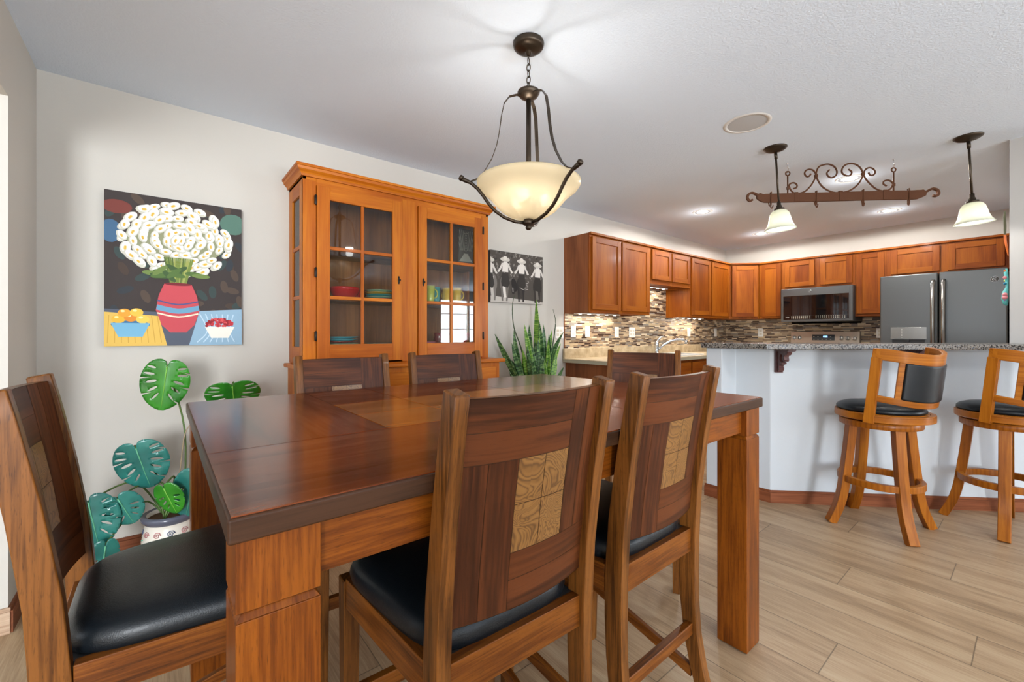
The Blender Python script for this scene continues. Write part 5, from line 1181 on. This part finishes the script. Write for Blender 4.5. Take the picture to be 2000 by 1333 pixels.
def monstera_leaf(center, w_, h, roll, yaw, pitch, mat, vein, small=False, holes=True):
    """leaf plane: x right, y up; base notch at top, tip at bottom"""
    half = [(0.0,0.36),(0.05,0.47),(0.15,0.50),(0.27,0.47),(0.37,0.40),(0.44,0.30),(0.485,0.18),(0.50,0.05),(0.48,-0.08),(0.43,-0.20),(0.35,-0.32),(0.25,-0.41),(0.14,-0.47),(0.05,-0.50)]
    hp = [Vector((x, y, 0)) for x, y in half]; sm_ = smooth_path(hp, 4)
    rightp = [(p.x, p.y) for p in sm_]
    # marginal slits
    def slit(pts, us, depth):
        out = []
        for i, p in enumerate(pts):
            out.append(p)
            for u in us:
                if i == int(u*len(pts)):
                    q = pts[min(i+1, len(pts)-1)]; mx_, my_ = (p[0]+q[0])/2, (p[1]+q[1])/2
                    tgt = (0.04, my_+0.05+0.25*abs(my_)); out.append((mx_+(tgt[0]-mx_)*depth, my_+(tgt[1]-my_)*depth))
        return out
    rg = slit(rightp, [0.42, 0.60, 0.78], 0.45 if not small else 0.15); lf = [(-x, y) for x, y in slit(rightp, [0.50, 0.69], 0.5 if not small else 0.2)]
    outline = rg+lf[::-1]
    # remove duplicates
    ol = []
    for p in outline:
        if not ol or (abs(p[0]-ol[-1][0])+abs(p[1]-ol[-1][1])) > 1e-4: ol.append(p)
    if abs(ol[0][0]-ol[-1][0])+abs(ol[0][1]-ol[-1][1]) < 1e-4: ol.pop()
    hl = []
    if holes:
        for s in (-1, 1):
            for (cx_, cy_, a_, ln_, wd_) in ((0.30,0.33,0.15,0.09,0.022),(0.33,0.20,0.05,0.11,0.022),(0.27,0.05,-0.25,0.11,0.026),(0.22,-0.09,-0.55,0.10,0.024),(0.15,-0.23,-0.85,0.09,0.018)):
                if small and cy_ > 0.1: continue
                hl.append([(s*(cx_+ln_*cos(q)*cos(a_)-wd_*sin(q)*sin(a_)), cy_+ln_*cos(q)*sin(a_)+wd_*sin(q)*cos(a_)) for q in [2*pi*k/14 for k in range(14)]])
    verts = [Vector(p) for p in ol]; nO = len(verts); edges = [(i, (i+1) % nO) for i in range(nO)]
    for hh in hl:
        s0 = len(verts); verts += [Vector(p) for p in hh]; edges += [(s0+i, s0+(i+1) % len(hh)) for i in range(len(hh))]
    for gx in range(-9, 10):
        for gy in range(-9, 10): verts.append(Vector((gx*0.055+0.003, gy*0.055+0.002)))
    r = delaunay_2d_cdt(verts, edges, [], 0, 1e-5)
    vs, fs = r[0], r[2]
    def inside(p, poly):
        c = False; n = len(poly); j = n-1
        for i in range(n):
            if ((poly[i][1] > p[1]) != (poly[j][1] > p[1])) and (p[0] < (poly[j][0]-poly[i][0])*(p[1]-poly[i][1])/(poly[j][1]-poly[i][1])+poly[i][0]): c = not c
            j = i
        return c
    ff = []
    for f in fs:
        c = sum((vs[i] for i in f), Vector((0, 0)))/len(f)
        if inside(c, ol) and not any(inside(c, hh) for hh in hl): ff.append(tuple(f))
    def lift(x, y): return -0.35*abs(x)**1.4*0.5+0.06*cos(abs(y)*14+abs(x)*9)*abs(x)*0.35-0.12*max(0, -y)**2+0.02
    # yaw about z turns the leaf normal (toward -y) ; local x right, z up, y depth
    Mx = Matrix.Translation(center) @ Matrix.Rotation(yaw, 4, 'Z') @ Matrix.Rotation(pitch, 4, 'X') @ Matrix.Rotation(roll, 4, 'Y')
    P3 = lambda x, y: (x*w_, -lift(x, y)*w_, y*h)
    b = MB(); used = sorted({i for f in ff for i in f}); mp = {i: k for k, i in enumerate(used)}
    b.add([P3(vs[i].x, vs[i].y) for i in used], [tuple(mp[i] for i in f) for f in ff], mat, (0,0,1), True, M=Mx)
    lf_ = b.build('leaf', t, thick=0.0012)
    b = MB(); b.tube([tuple(Vector(P3(0, y))+Vector((0,-0.0012,0))) for y in (0.36,0.2,0.0,-0.2,-0.38,-0.49)], 0.0024, vein, 6, M=Mx, scales=[1.4,1.2,1,0.8,0.5,0.2])
    b.build('midrib', lf_)
    return Mx @ Vector(P3(0, 0.36)), Mx
def stem(pts, r=0.005, mat=None, nm='stem'):
    b = MB(); b.tube(smooth_path(pts, 5), r, mat or M_stem, 8); b.build(nm, t)
def C3(x, y, z): return (x-MX, y-MY, z)
# pot
M_potw, N, L, B = newmat('painted_pot')
B.inputs['Base Color'].default_value = (*lin((228, 222, 210)), 1); B.inputs['Roughness'].default_value = 0.25
b = MB(); pr = [(0,0.0),(0.075,0.0),(0.082,0.01),(0.108,0.10),(0.112,0.17),(0.100,0.235),(0.098,0.25),(0.105,0.262),(0.112,0.27),(0.114,0.285),(0.106,0.292),(0.094,0.288),(0.09,0.26),(0,0.26)]
b.lathe(pr, M_potw, 44); pt_ = b.build('pot', t)
M_rimb = plain('pot_rim_grey_glaze', (90, 92, 106), 0.2); M_pblue = plain('pot_blue_petals', (104, 186, 222), 0.25); M_prose = plain('pot_rose_spiral', (190, 130, 130), 0.3); M_pnavy = plain('pot_navy_spiral', (70, 84, 120), 0.3); M_pgr = plain('pot_green_leaf', (90, 176, 150), 0.3)
b = MB(); b.lathe([(0.099,0.252),(0.106,0.262),(0.1135,0.27),(0.1155,0.285),(0.107,0.2935),(0.093,0.289)], M_rimb, 44); b.build('rim', pt_)
def prad(z):
    for (r0, z0), (r1, z1) in zip(pr[1:9], pr[2:10]):
        if z0 <= z <= z1: return r0+(r1-r0)*(z-z0)/(z1-z0)
    return 0.1
def ps(a, z, o=0.0012): r = prad(z)+o; return (r*cos(a), r*sin(a), z)
b = MB()
for k in range(7):
    a0 = 2*pi*k/7
    for q in range(6):
        an = 2*pi*q/6+0.3; da, dz = 0.23*cos(an), 0.028*sin(an)
        ctr = (a0+da, 0.12+dz); ring_ = [ps(ctr[0]+0.16*cos(u), min(0.23, ctr[1]+0.020*sin(u))) for u in [2*pi*i/12 for i in range(12)]]
        b.add([ps(*ctr, 0.0016)]+ring_, [(0, i+1, (i+1) % 12+1) for i in range(12)], M_pblue)
for k in range(12):
    a0 = 2*pi*k/12; mt = M_prose if k % 3 else M_pnavy
    b.tube([ps(a0+0.16*(1-u/14)*cos(u*0.9), 0.215+0.016*(1-u/14)*sin(u*0.9)) for u in range(14)], 0.0022, mt, 6)
    b.tube([ps(a0+0.2, 0.185), ps(a0+0.32, 0.19)], 0.003, M_pgr, 6)
b.build('painted_flowers', pt_)
b = MB(); b.lathe([(0,0.268),(0.092,0.268)], plain('bark_soil', (92, 66, 44), 0.95, bump=0.6, bscale=60), 28); b.build('soil', t)
leaves = [ # center world, w, h, roll, yaw, pitch, mat, vein, small
 ((0.012,2.72,0.918),0.200,0.255,R(8),-R(12),R(6),M_mg,M_mvein,False),
 ((0.300,2.74,0.835),0.255,0.20,-R(4),-R(6),R(34),M_mg,M_mvein,False),
 ((-0.070,2.70,0.545),0.215,0.245,-R(12),-R(14),R(10),M_mt,M_mvt,False),
 ((-0.130,2.66,0.362),0.145,0.165,-R(22),-R(5),R(8),M_mt,M_mvt,True),
 ((-0.235,2.66,0.335),0.19,0.25,R(-8),-R(10),R(5),M_mt,M_mvt,False),
 ((0.030,2.58,0.395),0.125,0.165,R(-14),-R(30),R(14),M_mg,M_mvein,True),
 ((0.110,2.60,0.400),0.16,0.25,R(10),-R(10),R(10),M_mt,M_mvt,True),
 ((-0.20,2.62,0.155),0.11,0.21,R(5),R(10),R(6),M_mt,M_mvt,True),
 ((0.20,2.66,0.62),0.18,0.21,-R(10),R(14),R(16),M_mt,M_mvt,False)]
crown = Vector((0.0, 0.0, 0.27))
for i, (c, w_, h, ro, ya_, pi_, mt, vn, sm) in enumerate(leaves):
    base, Mx = monstera_leaf(C3(*c), w_, h, ro, ya_, pi_, mt, vn, sm)
    st = Vector((0.05*cos(i*2.1), 0.05*sin(i*2.1), 0.27)); bk = base+Vector((0.0, 0.03, 0.0)); md = (st+bk)/2+Vector((0.04 if c[0] > 0 else 0.02, 0.06, 0.03 if bk.z > 0.5 else 0.10))
    stem([tuple(st), tuple(md), tuple(bk), tuple(base)], 0.0042)
stem([(0.02,0.02,0.27),(0.10,0.05,0.45),(0.16,0.06,0.60),(0.17,0.04,0.75)], 0.010, M_stem, 'main_stem')
for dx in (0.0, 0.035): stem([(0.10+dx,0.06,0.72),(0.06+dx,0.05,0.66),(0.04+dx,0.03,0.5),(0.02+dx,0.02,0.28)], 0.0028, M_air, 'aerial_root')
